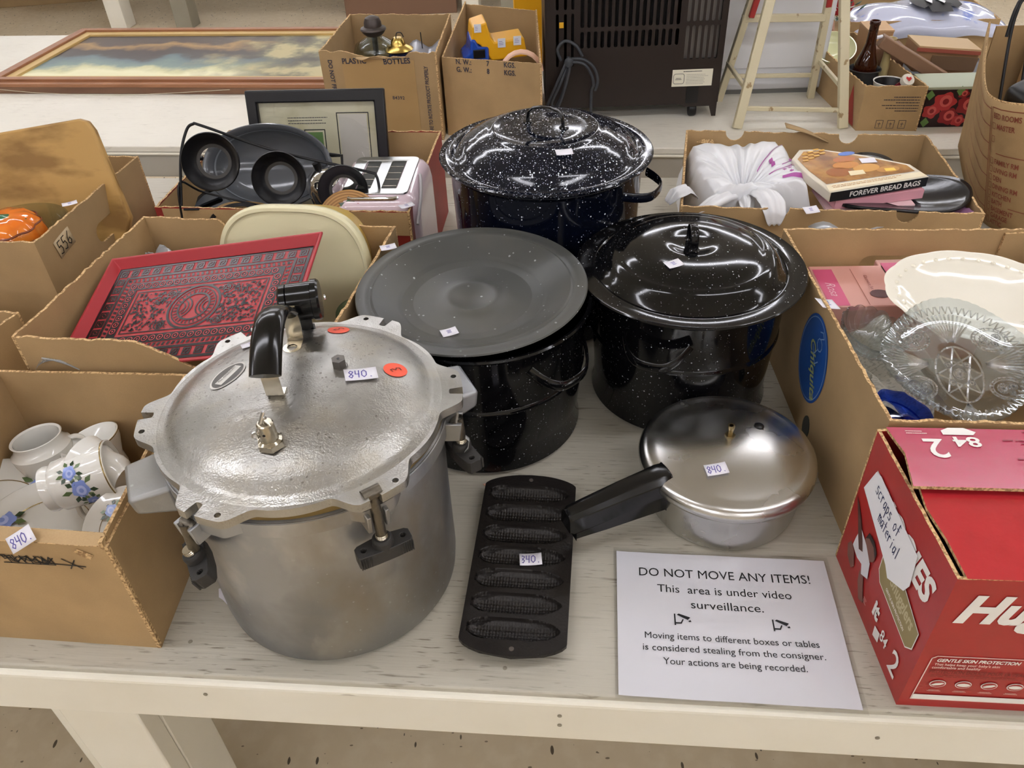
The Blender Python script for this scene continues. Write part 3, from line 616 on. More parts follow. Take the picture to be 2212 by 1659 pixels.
# ================================================================ SIGN
sg = thing('notice_sheet', 'laminated white notice reading do not move any items, lying on the table edge', 'sign', (.1339, .7246, .001), radians(-6.8))
def sgz(x, y): return .0022+.0010*sin(x*21+.6)*sin(-y*17)+.0025*max(0, (x-.2)/.08)**2*0+.003*max(0, (.02-x)/.03)**2+.0003*sin(x*60+y*33)
def sheet(x0, x1, y0, y1, off, n=36): 
    m = M(); m.grid(n, n, lambda u, v: (x0+(x1-x0)*u, y0+(y1-y0)*v, sgz(x0+(x1-x0)*u, y0+(y1-y0)*v)+off)); return m
ob('paper_sheet', sheet(0, .2794, -.2159, 0, 0), SIGNP, sg, smooth=60)
ob('laminate_border', sheet(-.004, .285, -.2215, .006, -.0005), thin('laminate_film', 'f4f4f4', 0, .08), sg, smooth=60)
def sgt(s, x, y, size, **k):
    o = text(s, size, INK, sg, Matrix.Identity(4), align='LEFT', **k); me = o.data
    xs = [v.co.x for v in me.vertices]; w = max(xs)-min(xs); x1, x2 = x; f = (x2-x1)/w; x0_ = min(xs)
    for v in me.vertices: v.co.x = x1+(v.co.x-x0_)*f; v.co.y += y; v.co.z = sgz(v.co.x, v.co.y)+.0007
sgt('DO NOT MOVE ANY ITEMS!', (.030, .254), -.0345, .0195); sgt('This  area is under video', (.053, .226), -.0605, .0175); sgt('surveillance.', (.095, .187), -.0835, .0175)
sgt('Moving items to different boxes or tables', (.034, .247), -.1325, .0132); sgt('is considered stealing from the consigner.', (.031, .251), -.1495, .0132); sgt('Your actions are being recorded.', (.055, .226), -.1675, .0132)
for cxx in (.072, .195):
    for poly in ([(0, .008), (.0018, .008), (.0018, -.009), (0, -.009)], [(.0035, .0065), (.006, .0085), (.0205, .0035), (.017, -.0005)], [(.0175, -.002), (.0205, -.0005), (.0215, -.003), (.0185, -.0035)], [(.0015, -.0045), (.008, -.0045), (.0105, .0005), (.012, 0), (.009, -.0065), (.0015, -.0065)]):
        o = flat([(cxx+a, b-.107) for a, b in poly], INK, sg, Matrix.Identity(4), 'camera_symbol')
        for v in o.data.vertices: v.co.z = sgz(v.co.x, v.co.y)+.0009
# ================================================================ CARTONS ON THE FRONT TABLE
REDC = mat('dark_red_printed_card', '8c2a24', .5, layers=[dict(t='noise', s=12, lo=.4, hi=.7, c='7a231f', f=.7)])
def tapeX(P, k, u, v, rot=0, off=.0008):      # frame on outside of panel k of carton with local corners P
    a, b = P[k], P[(k+1) % 4]; return fr(a, b-a, (0, 0, 1), off)@T4((u, v, 0))@Rz(rot)
# --- box with china
A_P = [(-.765, .645), (-.463, .606), (-.452, .922), (-.752, .955)]
bA, QA, _ = carton('cardboard_box', 'open brown cardboard box with scribbled-out marker word, holding flowered china, front left', A_P, .197, jag=.0006)
X = tapeX(QA, 0, 0, 0)
m = M(); rr = random.Random(3)
m.plate([(0, 0), (.302, 0), (.3, .0135), (.298, .016), (0, .019)], -.004, 0, edge=1); ob('top_flap', m, [CARD2, CEDGE], bA, X=X@T4((0, .196, -.001))@Rx(-.75), smooth=20)
m = M(); m.plate([(.02, 0), (.075, .0), (.085, .028), (.030, .032)], -.004, 0, edge=1); 
m = M(); m.plate([(0, 0), (.14, 0), (.15, -.012), (.16, .004), (.30, .006), (.30, .015), (0, .012)], -.009, -.0046, edge=1); ob('inner_flap', m, [CARD, CEDGE], bA, X=tapeX(QA, 1, 0, .193), smooth=20)
sc = []
rr = random.Random(5)
for i in range(3): sc.append([(.105+j*.0048+rr.uniform(-.002, .002), .158+rr.uniform(-.007, .006)) for j in range(16)])
for j in range(7): sc.append([(.12+j*.009, .164), (.124+j*.009, .15), (.114+j*.009, .15)])
sc += [[(.16, .153), (.215, .150)], [(.19, .162), (.21, .146)], [(.205, .161), (.195, .145)], [(.03, .16), (.05, .157), (.058, .15), (.062, .142)], [(.07, .150), (.085, .158), (.09, .15), (.075, .144), (.095, .142)]]
strokes(sc, .0016, PENK, bA, X@T4((.050, .010, .0002)), 'marker_scribble')
sticker(bA, X@T4((.205, .204, .000))@Rx(-.75)@Rz(.6), .032, .02, '840.')
m = M(); m.plate([(0, 0), (.004, .004), (.012, -.001), (.02, -.006), (.016, -.012), (.006, -.006)], 0, .002); ob('torn_corner', m, CEDGE, bA, X=X@T4((.262, .188, 0)))
# china --------------------------------------------------------
def rose(parent, X, s, mt=ROSE, n=3, seed=1, surf=None):
    """a printed blue rose with leaves; surf(x,y)->local point projects the flat print on a curved face"""
    rr = random.Random(seed)
    def put(poly, mt_, nm, lift):
        m = M(); pts = [(0, 0)]; P = [(a*s, b*s) for a, b in poly]; cxx = sum(a for a, b in P)/len(P); cyy = sum(b for a, b in P)/len(P)
        vs = [surf(cxx, cyy, lift) if surf else (cxx, cyy, lift)] + [surf(a, b, lift) if surf else (a, b, lift) for a, b in P]; k = len(P)
        m.add(vs, [(0, 1+i, 1+(i+1) % k) for i in range(k)]); return ob(nm, m, mt_, parent, X=X, smooth=60)
    for i in range(9):
        t = i*2*pi/9+rr.uniform(-.2, .2); r0 = .55; L = rr.uniform(.55, .85); c, q = cos(t), sin(t); w = .2
        put([(c*r0-q*0, q*r0), (c*(r0+L*.5)-q*w, q*(r0+L*.5)+c*w), (c*(r0+L), q*(r0+L)), (c*(r0+L*.5)+q*w, q*(r0+L*.5)-c*w)], LEAF if i % 2 else LEAF2, 'leaf_print', .0003)
    put([(.72*cos(a*pi/8)*(1+.12*cos(a*2.5*pi/4)), .6*sin(a*pi/8)*(1+.12*cos(a*2.5*pi/4))) for a in range(16)], mt, 'rose_print', .0006)
    for r in (.42, .2): put([(.1+r*cos(a*pi/6), .03+r*.8*sin(a*pi/6)) for a in range(12)], ROSE2 if r > .3 else ROSE, 'petal_print', .0009 if r > .3 else .0012)
def cupprof(r0, r1, h, foot=.7, th=.003): return [(0, .004), (r0*foot-.004, .004), (r0*foot-.002, 0), (r0*foot, 0), (r0*foot, .005), (r0*.9, .012), (r0, .02), (r0, h*.5), (r1*.95, h*.85), (r1, h), (r1-th*.5, h+.001), (r1-th, h), (r0-th, h*.45), (r0-th, .02), (0, .009)]
def cylsurf(r0, r1, z0, z1, ang):
    def f(a, b, l):
        z = (z0+z1)/2+b; r = r0+(r1-r0)*(z-z0)/(z1-z0)+l; t = ang+a/r; return (r*cos(t), r*sin(t), z)
    return f
def handle_loop(parent, r, z0, z1, out, mt, ang=0, w=.005, t=.0035):
    m = M(); P = []
    for i in range(13):
        q = i/12; a = pi*(q-.5); P.append(((r+out*cos(a)**.7*1.0 if abs(q-.5) < .5 else r-.002), 0, (z0+z1)/2+(z1-z0)/2*sin(a)))
    P[0] = (r-.002, 0, z0); P[-1] = (r-.002, 0, z1); m.sweep(P, w, t, side=(0, 1, 0), n=10, X=Rz(ang)); return ob('handle', m, mt, parent)
def bandring(parent, r, z, mt=GILT, w=.0009, name='gilt_line'):
    m = M(); m.lathe([(r+.0003, z-w), (r+.0006, z), (r+.0003, z+w)], 48); return ob(name, m, mt, parent)
def tilt(o, ax): o.rotation_mode = 'QUATERNION'; o.rotation_quaternion = Vector((0, 0, 1)).rotation_difference(Vector(ax).normalized())
def china(label, cat, nm, loc, ax, spin, prof, dec, hand, bands=(), group=None):
    t = thing(nm, label, cat, loc); q = Vector((0, 0, 1)).rotation_difference(Vector(ax).normalized()); t.rotation_mode = 'QUATERNION'; t.rotation_quaternion = q@Matrix.Rotation(spin, 3, 'Z').to_quaternion()
    m = M(); m.lathe(prof, 64); ob('china_body', m, CHINA, t, smooth=50)
    for r, z in bands: bandring(t, r, z)
    for a, z, s, sd, r0, r1 in dec: rose(t, None or Matrix.Identity(4), s, n=3, seed=sd, surf=cylsurf(r0, r1, 0, 2*z, a))
    if hand: handle_loop(t, *hand)
    return t
china('white china creamer without flowers showing, standing in the back of the china box', 'creamer', 'creamer', (-.690, .880, .02), (-.10, .12, 1), 0, [(0, .004), (.030, .003), (.034, 0), (.035, .006), (.036, .05), (.041, .07), (.042, .080), (.036, .086), (.034, .094), (.036, .099), (.035, .1), (.032, .098), (.031, .085), (.035, .07), (.031, .05), (.030, .008), (0, .008)], [], (.040, .05, .08, .016, CHINA, .5), [(.036, .045)])
china('upright white teacup with a blue rose, behind the tipped cup', 'cup', 'teacup', (-.607, .885, .035), (-.25, .1, 1), 0, cupprof(.030, .043, .075), [(-1.15, .050, .024, 2, .0335, .044)], (.032, .02, .055, .02, CHINA, 2.8), [(.043, .074)])
china('white mug decorated with blue roses lying on its side across the dinner plates', 'mug', 'china_mug', (-.635, .782, .118), (.95, .28, .12), 2.5, [(0, .003), (.028, .002), (.031, 0), (.032, .005), (.030, .012), (.035, .018), (.036, .04), (.037, .075), (.040, .087), (.041, .09), (.039, .0905), (.034, .075), (.033, .02), (0, .012)],
      [(2.2, .052, .018, 4, .0362, .037), (1.5, .045, .014, 6, .0362, .037), (2.9, .058, .013, 8, .0365, .0375)], (.0355, .028, .066, .022, CHINA, 3.45), [(.031, .004), (.0405, .088)])
china('plain white cup nested against the rose mug, next to the canner side handle', 'cup', 'teacup', (-.535, .795, .115), (-.9, .35, .2), 0, cupprof(.030, .040, .07), [], None)
def plate_(nm, label, loc, r, ax, decs, cat='plate'):
    t = thing(nm, label, cat, loc); t.rotation_mode = 'QUATERNION'; t.rotation_quaternion = Vector((0, 0, 1)).rotation_difference(Vector(ax).normalized())
    m = M(); m.lathe([(0, .003), (r*.5, .003), (r*.55, 0), (r*.58, 0), (r*.6, .004), (r*.9, .013), (r, .017), (r*1.0, .018), (r*.985, .0185), (r*.88, .0155), (r*.62, .008), (0, .0065)], 80); ob('plate_body', m, CHINA, t, smooth=50)
    bandring(t, r*.99, .0175); m = M(); m.lathe([(r*.64, .0092), (r*.652, .0098)], 64); ob('gilt_line', m, GILT, t)
    for a, q, s, sd in decs:
        x, y = r*q*cos(a), r*q*sin(a); zz = .0185 if q > .85 else .014
        rose(t, T4((x, y, zz-.002))@Rz(a), s, seed=sd)
    return t
plate_('dinner_plate', 'white dinner plate with blue roses, tilted against the left wall of the china box', (-.735, .792, .055), .092, (.2, -.18, 1), [(.9, .76, .026, 11), (2.4, .78, .022, 12), (-1.2, .75, .024, 13)])
plate_('dinner_plate', 'white dinner plate with a blue rose lying in front beneath the tipped mug', (-.655, .757, .045), .098, (.02, -.12, 1), [(2.75, .72, .025, 14), (-.1, .7, .022, 15), (-1.6, .76, .02, 16)])
plate_('saucer', 'white china saucer edge behind the right wall of the china box', (-.52, .735, .085), .055, (-.1, -.5, 1), [(2.3, .55, .014, 17)], 'saucer')
# --- sliver of box at far left
carton('cardboard_box', 'corner of a pale brown carton at the left edge behind the china box', [(-1.17, .955), (-.865, .925), (-.785, 1.105), (-1.09, 1.17)], .2, jag=.002)
# --- tray box
B_P = [(-.721, .975), (-.262, .905), (-.187, 1.262), (-.651, 1.346)]
def pfB(x): return .24-.045*sm(.38, .62, x)-.02*sm(.62, 1, x)
def pbB(x): return .24-.032*(sm(.14, .24, x)-sm(.62, .70, x))
bB, QB, _ = carton('cardboard_box', 'brown banana-type cardboard box holding the red tray and cream container', B_P, .24, profs={0: pfB, 2: pbB}, holes={3: [oval(.195, .155, .085, .034)]}, jag=.002, mts=[CARD, CARD3, CARD, CARD])
sticker(bB, T4(QB[2]+Vector((-.006, -.08, .243)))@Rz(.3), .026, .018, '~')
m = M(); m.plate([(0, 0), (.018, .004), (.02, .018), (.006, .022), (-.002, .01)], 0, .003); ob('torn_card', m, CEDGE, bB, X=tapeX(QB, 3, .15, .165, 0, -.012))
# red tray
TL = Vector((-.655, 1.205, .222)); TR = Vector((-.286, 1.138, .288)); BLc = Vector((-.668, .992, .168))
tx = (TR-TL); TW = tx.length; tyv = (TL-BLc); TH = .232
Xt = fr(TL, tx, tyv)            # origin at TL, x right, y up (away)
tr = thing('serving_tray', 'red lacquer serving tray with black folk pattern and round medallion, tilted in its box', 'tray'); tr.matrix_world = Xt
m = M(); m.box((TW/2, -TH/2, -.004), (TW-.02, TH-.02, .004)); ob('tray_base', m, RED, tr)
rm = M(); R_ = .010
o4 = [(0, 0), (TW, 0), (TW, -TH), (0, -TH)]; i4 = [(R_, -R_), (TW-R_, -R_), (TW-R_, -TH+R_), (R_, -TH+R_)]
lip = [(-.004, .004), (TW+.004, .004), (TW+.004, -TH-.004), (-.004, -TH-.004)]
vs = [(a, b, -.002) for a, b in i4] + [(a, b, .0115) for a, b in o4] + [(a, b, .0115) for a, b in lip] + [(a, b, .008) for a, b in lip] + [(a, b, -.006) for a, b in i4]
fs = []
for k in range(4):
    for i in range(4): fs.append((k*4+i, k*4+(i+1) % 4, k*4+4+(i+1) % 4, k*4+4+i)[::-1] if True else 0)
rm.add(vs, [f[::-1] for f in fs]); ob('tray_rim', rm, RED, tr, smooth=0, bevel=.0012, seg=2)
pr = M(); wt = M()
def q4(mm, x0, y0, x1, y1, z): mm.add([(x0, y0, z), (x1, y0, z), (x1, y1, z), (x0, y1, z)], [(0, 1, 2, 3)])
def slz(d): return -.002+.0135*(1-min(1, d/R_)) if d < R_ else -.0018
def frame_(mm, d, w, z=None):
    a, b = d, d+w
    for (x0, y0, x1, y1) in ((a, -a, TW-a, -b), (a, -TH+b, TW-a, -TH+a), (a, -b, b, -TH+b), (TW-b, -b, TW-a, -TH+b)):
        zz = [-.0014]*4
        if b <= R_*1.05:
            pass
        mm.add([(x0, y1, -.0013), (x1, y1, -.0013), (x1, y0, -.0013), (x0, y0, -.0013)], [(0, 1, 2, 3)])
# the border bands lie just inside the sloping rim
frame_(pr, .0125, .0052); frame_(pr, .0345, .0050); 
def motif(cx_, cy_, s, ang):
    c, q = cos(ang), sin(ang)
    def P(a, b): return (cx_+(a*c-b*q)*s, cy_+(a*q+b*c)*s, -.0012)
    pr.add([P(-.5, -.5), P(.5, -.5), P(.32, -.25), P(-.3, -.3)], [(0, 1, 2, 3)]); pr.add([P(.5, -.5), P(.5, .5), P(.33, .3), P(.32, -.25)], [(0, 1, 2, 3)])
    pr.add([P(-.5, .5), P(-.5, -.5), P(-.3, -.3), P(-.3, .28)], [(0, 1, 2, 3)]); pr.add([P(.5, .5), P(-.5, .5), P(-.3, .28), P(.33, .3)], [(0, 1, 2, 3)])
    pr.add([P(-.3, -.1), P(-.1, -.3), P(.32, .12), P(.12, .3)], [(0, 1, 2, 3)]); pr.add([P(-.28, .26), P(-.28, .02), P(-.04, .26)], [(0, 1, 2)][:1]); pr.add([P(.3, -.24), P(.3, .0), P(.06, -.24)], [(0, 1, 2)])
n = 17
for i in range(n):
    x = .026+(TW-.052)*i/(n-1); motif(x, -.026, .0142, 0); motif(x, -TH+.026, .0142, 0)
n = 11
for i in range(1, n-1):
    y = -.026-(TH-.052)*i/(n-1); motif(.026, y, .0142, pi/2); motif(TW-.026, y, .0142, pi/2)
def comb(d, step, w):       # saw-tooth band
    k = d
    while k < TW-d-step:
        for yy, s in ((-d, -1), (-TH+d, 1)): pr.add([(k, yy, -.0012), (k+step*.5, yy, -.0012), (k+step*.75, yy+s*w, -.0012), (k+step*.2, yy+s*w, -.0012)], [(0, 1, 2, 3)[::s] if s == 1 else (3, 2, 1, 0)])
        k += step
    k = d
    while k < TH-d-step:
        for xx, s in ((d, 1), (TW-d, -1)): pr.add([(xx, -k, -.0012), (xx, -k-step*.5, -.0012), (xx+s*w, -k-step*.75, -.0012), (xx+s*w, -k-step*.2, -.0012)], [(0, 1, 2, 3)[::s] if s == 1 else (3, 2, 1, 0)])
        k += step
comb(.0415, .0085, .0065)
frame_(pr, .0500, .0165); frame_(pr, .0715, .0022)
sc_ = M()
k = .058
while k < TW-.056:      # red scrolls over the black band
    for yy in (-.0583, -TH+.0583): wt.lathe([(.0042, -.0009), (.0058, -.0009)], 10, (k, yy)); wt.lathe([(0, -.0009), (.0016, -.0009)], 8, (k, yy))
    k += .0135
k = .072
while k < TH-.068:
    for xx in (.0583, TW-.0583): wt.lathe([(.0042, -.0009), (.0058, -.0009)], 10, (xx, -k)); wt.lathe([(0, -.0009), (.0016, -.0009)], 8, (xx, -k))
    k += .0135
mx, my = TW/2, -TH/2
for r0, r1 in ((.0420, .0460), (.0250, .0285), (.0365, .0385)): pr.lathe([(r0, -.0011), (r1, -.0011)], 48, (mx, my))
for i in range(30):
    t = i*2*pi/30; pr.rsweep([(mx+.0290*cos(t), my+.0290*sin(t), -.0012), (mx+.0350*cos(t), my+.0350*sin(t), -.0012)], .0009, .0001, side=(-sin(t), cos(t), 0))
for s in (-1, 1):
    for rr_ in (.010, .016, .022):
        P = [(mx+s*(.026-rr_*cos(a/8*1.2)), my+rr_*1.0*sin(a/8*1.2), -.0012) for a in range(-8, 9)]
        P = [p for p in P if hypot(p[0]-mx, p[1]-my) < .0245]
        if len(P) > 2: pr.rsweep(P, .0011, .0001, side=(1, .2, 0))
rr = random.Random(4)
for i in range(800):
    x = rr.uniform(.077, TW-.077); y = -rr.uniform(.077, TH-.077)
    if hypot(x-mx, y-my) > .048:
        a = rr.uniform(0, 6.28); s = rr.uniform(.0018, .0040); pts = [(x+s*cos(a+t*1.256)*(1 if t % 2 else .55), y+s*sin(a+t*1.256)*(1 if t % 2 else .55), -.0011) for t in range(5)]; pr.add(pts, [(0, 1, 2, 3, 4)])
for sx in (-1, 1):
    for sy in (-1, 1): 
        pr.lathe([(.003, -.0010), (.005, -.0010)], 14, (mx+sx*.050, my+sy*.033)); pr.lathe([(.0075, -.0010), (.0092, -.0010)], 18, (mx+sx*.050, my+sy*.033)); pr.lathe([(0, -.0010), (.0015, -.0010)], 8, (mx+sx*.050, my+sy*.033))
ob('printed_pattern', pr, PRN, tr, smooth=0); ob('printed_scrolls', wt, RED, tr, smooth=0)
# cream container with mustard base
def rsq(w, h, k, n=72):
    return [(w/2*abs(cos(t))**(2/k)*(1 if cos(t) >= 0 else -1), h/2*abs(sin(t))**(2/k)*(1 if sin(t) >= 0 else -1)) for t in [2*pi*i/n for i in range(n)]]
tp = thing('storage_container', 'large cream plastic lid on a mustard yellow storage container standing on edge behind the tray', 'container')
tp.matrix_world = fr((-.36, 1.195, .155), (1, -.16, 0), (0, .22, 1))
def stack_(parent, nm, mt, layers, k=3.2, **kw):
    m = M(); rings = [[(a, b, z) for a, b in rsq(w, h, k)] for w, h, z in layers]; n = 72; vs = [p for r in rings for p in r]; fs = []
    for j in range(len(rings)-1):
        for i in range(n): fs.append((j*n+i, j*n+(i+1) % n, (j+1)*n+(i+1) % n, (j+1)*n+i))
    fs.append(tuple(range(n))[::-1]); fs.append(tuple(range((len(rings)-1)*n, len(rings)*n))); m.add(vs, fs); return ob(nm, m, mt, parent, smooth=40, **kw)
stack_(tp, 'container_base', YEL, [(.20, .24, -.11), (.215, .26, -.1), (.245, .285, -.02), (.25, .29, -.012)])
stack_(tp, 'lid', CREAM, [(.262, .300, -.014), (.268, .306, -.010), (.268, .306, .004), (.262, .300, .008), (.252, .290, .0085), (.247, .285, .0045), (.2, .24, .004)])
cupc = thing('plastic_cup', 'frosted clear plastic beaker beside the pressure gauge in the tray box', 'cup', (-.245, 1.075, .105), rot=(.25, .15, 0)); m = M(); m.lathe([(0, 0), (.028, 0), (.034, .09), (.037, .096), (.037, .1), (.035, .1), (.033, .09), (.027, .003), (0, .003)], 48); ob('cup_body', m, CLP, cupc)
m = M(); m.lathe([(.0335, .072), (.0355, .074), (.0345, .078)], 48); ob('rib', m, CLP, cupc)
m = M(); rr = random.Random(8); m.grid(9, 5, lambda u, v: (-.232+.055*u, 1.10-.02*u+.05*v+.006*sin(u*9), .150-.05*u+.02*v+.006*sin(u*13+v*5))); setp(ob('folded_green_bag', m, GREEN, solid=.001), 'scrap of bright green plastic beside the frosted beaker', 'bag')
m = M(); m.grid(10, 6, lambda u, v: (-.645+.10*u, 1.285-.05*u+.02*v, .185+.02*sin(u*3.1)+.01*sin(v*4+u*11))); setp(ob('crumpled_foil', m, mat('grey_film', 'b8bcc0', .3, .3), solid=.0015), 'grey plastic-wrapped parcel behind the top left corner of the red tray', 'parcel')
m = M()
for i in range(7): m.sweep([(-.70+.002*i, .962+.001*i, .190+.002*i), (-.685+.004*i, .964, .208-.001*i), (-.655+.003*i, .962, .200-.0025*i)], .0016, .0004, side=(0, 1, 0), n=6)
setp(ob('clear_wrap', m, mat('clear_wrap_film', 'f2f4f4', .08, trans=.7)), 'tuft of crinkled clear wrap between the china box and the tray box', 'wrapping')
# --- pumpkin box
bC, QC, _ = carton('cardboard_box', 'tall brown carton numbered 556 at the left edge with a cutting board and pumpkin dish', [(-1.24, 1.31), (-.80, 1.243), (-.742, 1.602), (-1.18, 1.665)], .25, holes={1: [oval(.200, .178, .088, .038)]}, mts=[CARD, CARD3, CARD, CARD], jag=.0014)
l = sticker(bC, tapeX(QC, 1, .066, .215, .15), .05, .034, '', mt=mat('masking_tape', 'b9a583', .6)); pen('556', .024, .0018, PENK, l, T4((0, 0, .0015)))
sticker(bC, T4(QC[1]+Vector((.006, .14, .2535)))@Rz(.5), .026, .016, '~')
cb = thing('cutting_board', 'large worn bamboo cutting board leaning in the pumpkin box', 'cutting board'); cb.matrix_world = fr((-1.16, 1.44, .08), (1, -.05, .0), (0, .30, 1))
m = M(); m.plate([(0, 0), (.385, 0), (.43, .11), (.395, .275), (.385, .292), (.368, .297), (.2, .275), (.05, .235), (0, .2)], -.018, 0); ob('board', m, WOOD, cb, bevel=.004)
gb = thing('glass_bowl', 'clear glass bowl rim behind the pumpkin dish', 'bowl', (-.895, 1.362, .142)); m = M(); m.lathe([(0, 0), (.045, 0), (.076, .03), (.088, .075), (.090, .085), (.087, .085), (.084, .075), (.073, .034), (.043, .004), (0, .004)], 80); ob('bowl', m, GLASS, gb, smooth=60)
pk = thing('pumpkin_dish', 'glossy orange ceramic pumpkin dish with green leaf, left edge', 'dish', (-.905, 1.345, .214)); 
m = M(); m.lathe([(0, -.05), (.04, -.05), (.06, -.03), (.066, 0), (.060, .022), (.045, .036), (.02, .040), (0, .036)], 72, mod=lambda t, r, z: (r*(1-.09*abs(cos(4.5*t))**3 if r > .03 else 1), z)); ob('pumpkin_body', m, ORNG, pk, smooth=60)
m = M(); m.sweep([(-.012, 0, .036), (-.016, 0, .055), (-.022, .004, .068)], .012, .010, n=12, taper=lambda t: 1-.4*t); ob('stem', m, mat('peach_glaze', 'e8b878', .2), pk)
m = M(); m.grid(7, 5, lambda u, v: (-.005+.05*u, (-.018+.036*v)*sin(pi*(u*.9+.05)), .0425-.010*u-.004*(v-.5)**2*4)); ob('leaf', m, mat('green_leaf_glaze', '3f7050', .15), pk, solid=.002)
m = M(); m.lathe([(.062, .018), (.064, .020), (.062, .022)], 60, mod=lambda t, r, z: (r*(1-.09*abs(cos(4.5*t))**3), z)); ob('lid_seam', m, mat('brown_seam', '7a3a18', .4), pk)
# --- toaster box
bD, QD, _ = carton('cardboard_box', 'red-printed cardboard box crammed with a toaster, wire rack and picture frame', [(-.682, 1.466), (-.178, 1.394), (-.134, 1.792), (-.632, 1.858)], .2, mts=[REDC, REDC, REDC, REDC], jag=.0014)
m = M(); m.box((.26, .174, .0008), (.49, .048, .0012)); ob('card_band', m, CARD, bD, X=tapeX(QD, 0, 0, 0, 0, .0)); 
m = M()
for k in (0, 1, 2, 3):
    a, b = QD[k], QD[(k+1) % 4]; X = fr(a, b-a, (0, 0, 1), -.0050); m.add([(.005, .02, 0), ((b-a).length-.005, .02, 0), ((b-a).length-.005, .198, 0), (.005, .198, 0)], [(3, 2, 1, 0)], X)
ob('kraft_lining', m, CARD, bD, smooth=0)
sticker(bD, T4(QD[1]+Vector((-.006, .02, .203)))@Rz(.5), .028, .018, '~')
def fruit(parent, X, s): pass
# picture frame
pfm = thing('picture_frame', 'black-framed certificate standing upright in the toaster box', 'picture frame'); pfm.matrix_world = fr((-.560, 1.715, .02), (1, -.055, -.01), (-.0, .26, 1))
FW, FH = .306, .300
m = M(); m.plate([(0, 0), (FW, 0), (FW, FH), (0, FH)], -.012, .006, [[(.024, .024), (.024, FH-.026), (FW-.024, FH-.026), (FW-.024, .024)]]); ob('frame', m, mat('black_frame', '131216', .3), pfm, bevel=.003)
m = M(); m.box((FW/2, FH/2, -.008), (FW-.046, FH-.048, .002)); ob('mat_board', m, mat('aged_mat_board', 'bdb99e', .5, layers=[dict(t='noise', s=14, lo=.5, hi=.7, c='a29a72', f=.7)]), pfm)
strokes([[(.195, .05), (.195, .25), (.265, .25), (.265, .05)], [(.12, .06), (.12, .215), (.165, .215), (.165, .06)]], .0022, INK, pfm, T4((0, 0, -.0066)), 'ruled_border')
flat([(.125, .06), (.16, .06), (.16, .21), (.125, .21)], mat('green_print', '5a7a46', .5), pfm, T4((0, 0, -.0067)), 'green_picture')
flat([(.199, .05), (.261, .05), (.261, .247), (.199, .247)], mat('pale_print', 'b6b3aa', .4), pfm, T4((0, 0, -.0067)), 'pale_picture')
finelines(pfm, T4((.13, .235, -.0064)), .09, .018, 3, INKB, .25)
m = M(); m.add([(.022, .022, -.001), (FW-.022, .022, -.001), (FW-.022, FH-.022, -.001), (.022, FH-.022, -.001)], [(0, 1, 2, 3)]); ob('glass_pane', m, thin('picture_glass', 'ffffff', 0, .02, 1.3), pfm)
# roaster pans
rp = thing('roasting_pan', 'dark grey enamel oval roaster with a lighter rim at the back of the toaster box', 'roasting pan'); rp.matrix_world = fr((-.485, 1.60, .215), (1, -.1, .02), (.0, .50, 1))
m = M(); m.lathe([(0, -.055), (.09, -.05), (.118, -.035), (.126, .0), (.136, .004), (.139, .002), (.137, .0), (.129, -.004), (.12, -.04), (.09, -.056), (0, -.06)], 88, sy=.62); ob('pan_shell', m, mat('slate_enamel', '585b60', .12, bump=('fine', 20, .05)), rp, smooth=60)
m = M(); m.lathe([(.119, -.018), (.1215, -.015), (.1205, -.012)], 88, sy=.62); ob('rim_step', m, mat('grey_rim', '7c828a', .25), rp)
m = M(); m.sweep([(-.135, .02, .002), (-.160, .018, .004), (-.160, -.018, .004), (-.135, -.02, .002)], .006, .003, n=8); m.sweep([(.135, .02, .002), (.160, .018, .004), (.160, -.018, .004), (.135, -.02, .002)], .006, .003, n=8); ob('handle', m, BLK, rp)
gr = thing('grill_plate', 'black ridged broiler plate lying low in the toaster box behind the rings', 'grill pan', (-.555, 1.60, .12), .75, rot=(.35, -.1, .6))
m = M(); m.plate(rrect(.20, .17, .03), -.006, 0, [[(x+a, y+b) for a, b in rrect(.05, .016, .007, 3)][::-1] for x in (-.05, .03) for y in (-.05, -.015, .02, .055)]); ob('slotted_plate', m, mat('grey_enamel', '4a5058', .2), gr, bevel=.002)
m = M(); m.lathe([(0, -.03), (.11, -.03), (.12, 0), (.125, .002), (.118, .0), (.108, -.026), (0, -.026)], 60, sy=.8); ob('drip_pan', m, BLK, gr)
t = thing('wooden_bowl', 'tan rimmed dark bowl low in the front of the toaster box', 'bowl', (-.49, 1.49, .13), rot=(.1, .35, 0)); m = M(); m.lathe([(0, -.04), (.06, -.035), (.085, 0), (.1, .006), (.1, .01), (.084, .006), (.058, -.03), (0, -.034)], 60, sy=.75); ob('bowl', m, mat('tan_melamine', '9a7a45', .4), t); m = M(); m.lathe([(0, .002), (.082, .005)], 50, sy=.75); ob('bowl_contents', m, BLK, t)
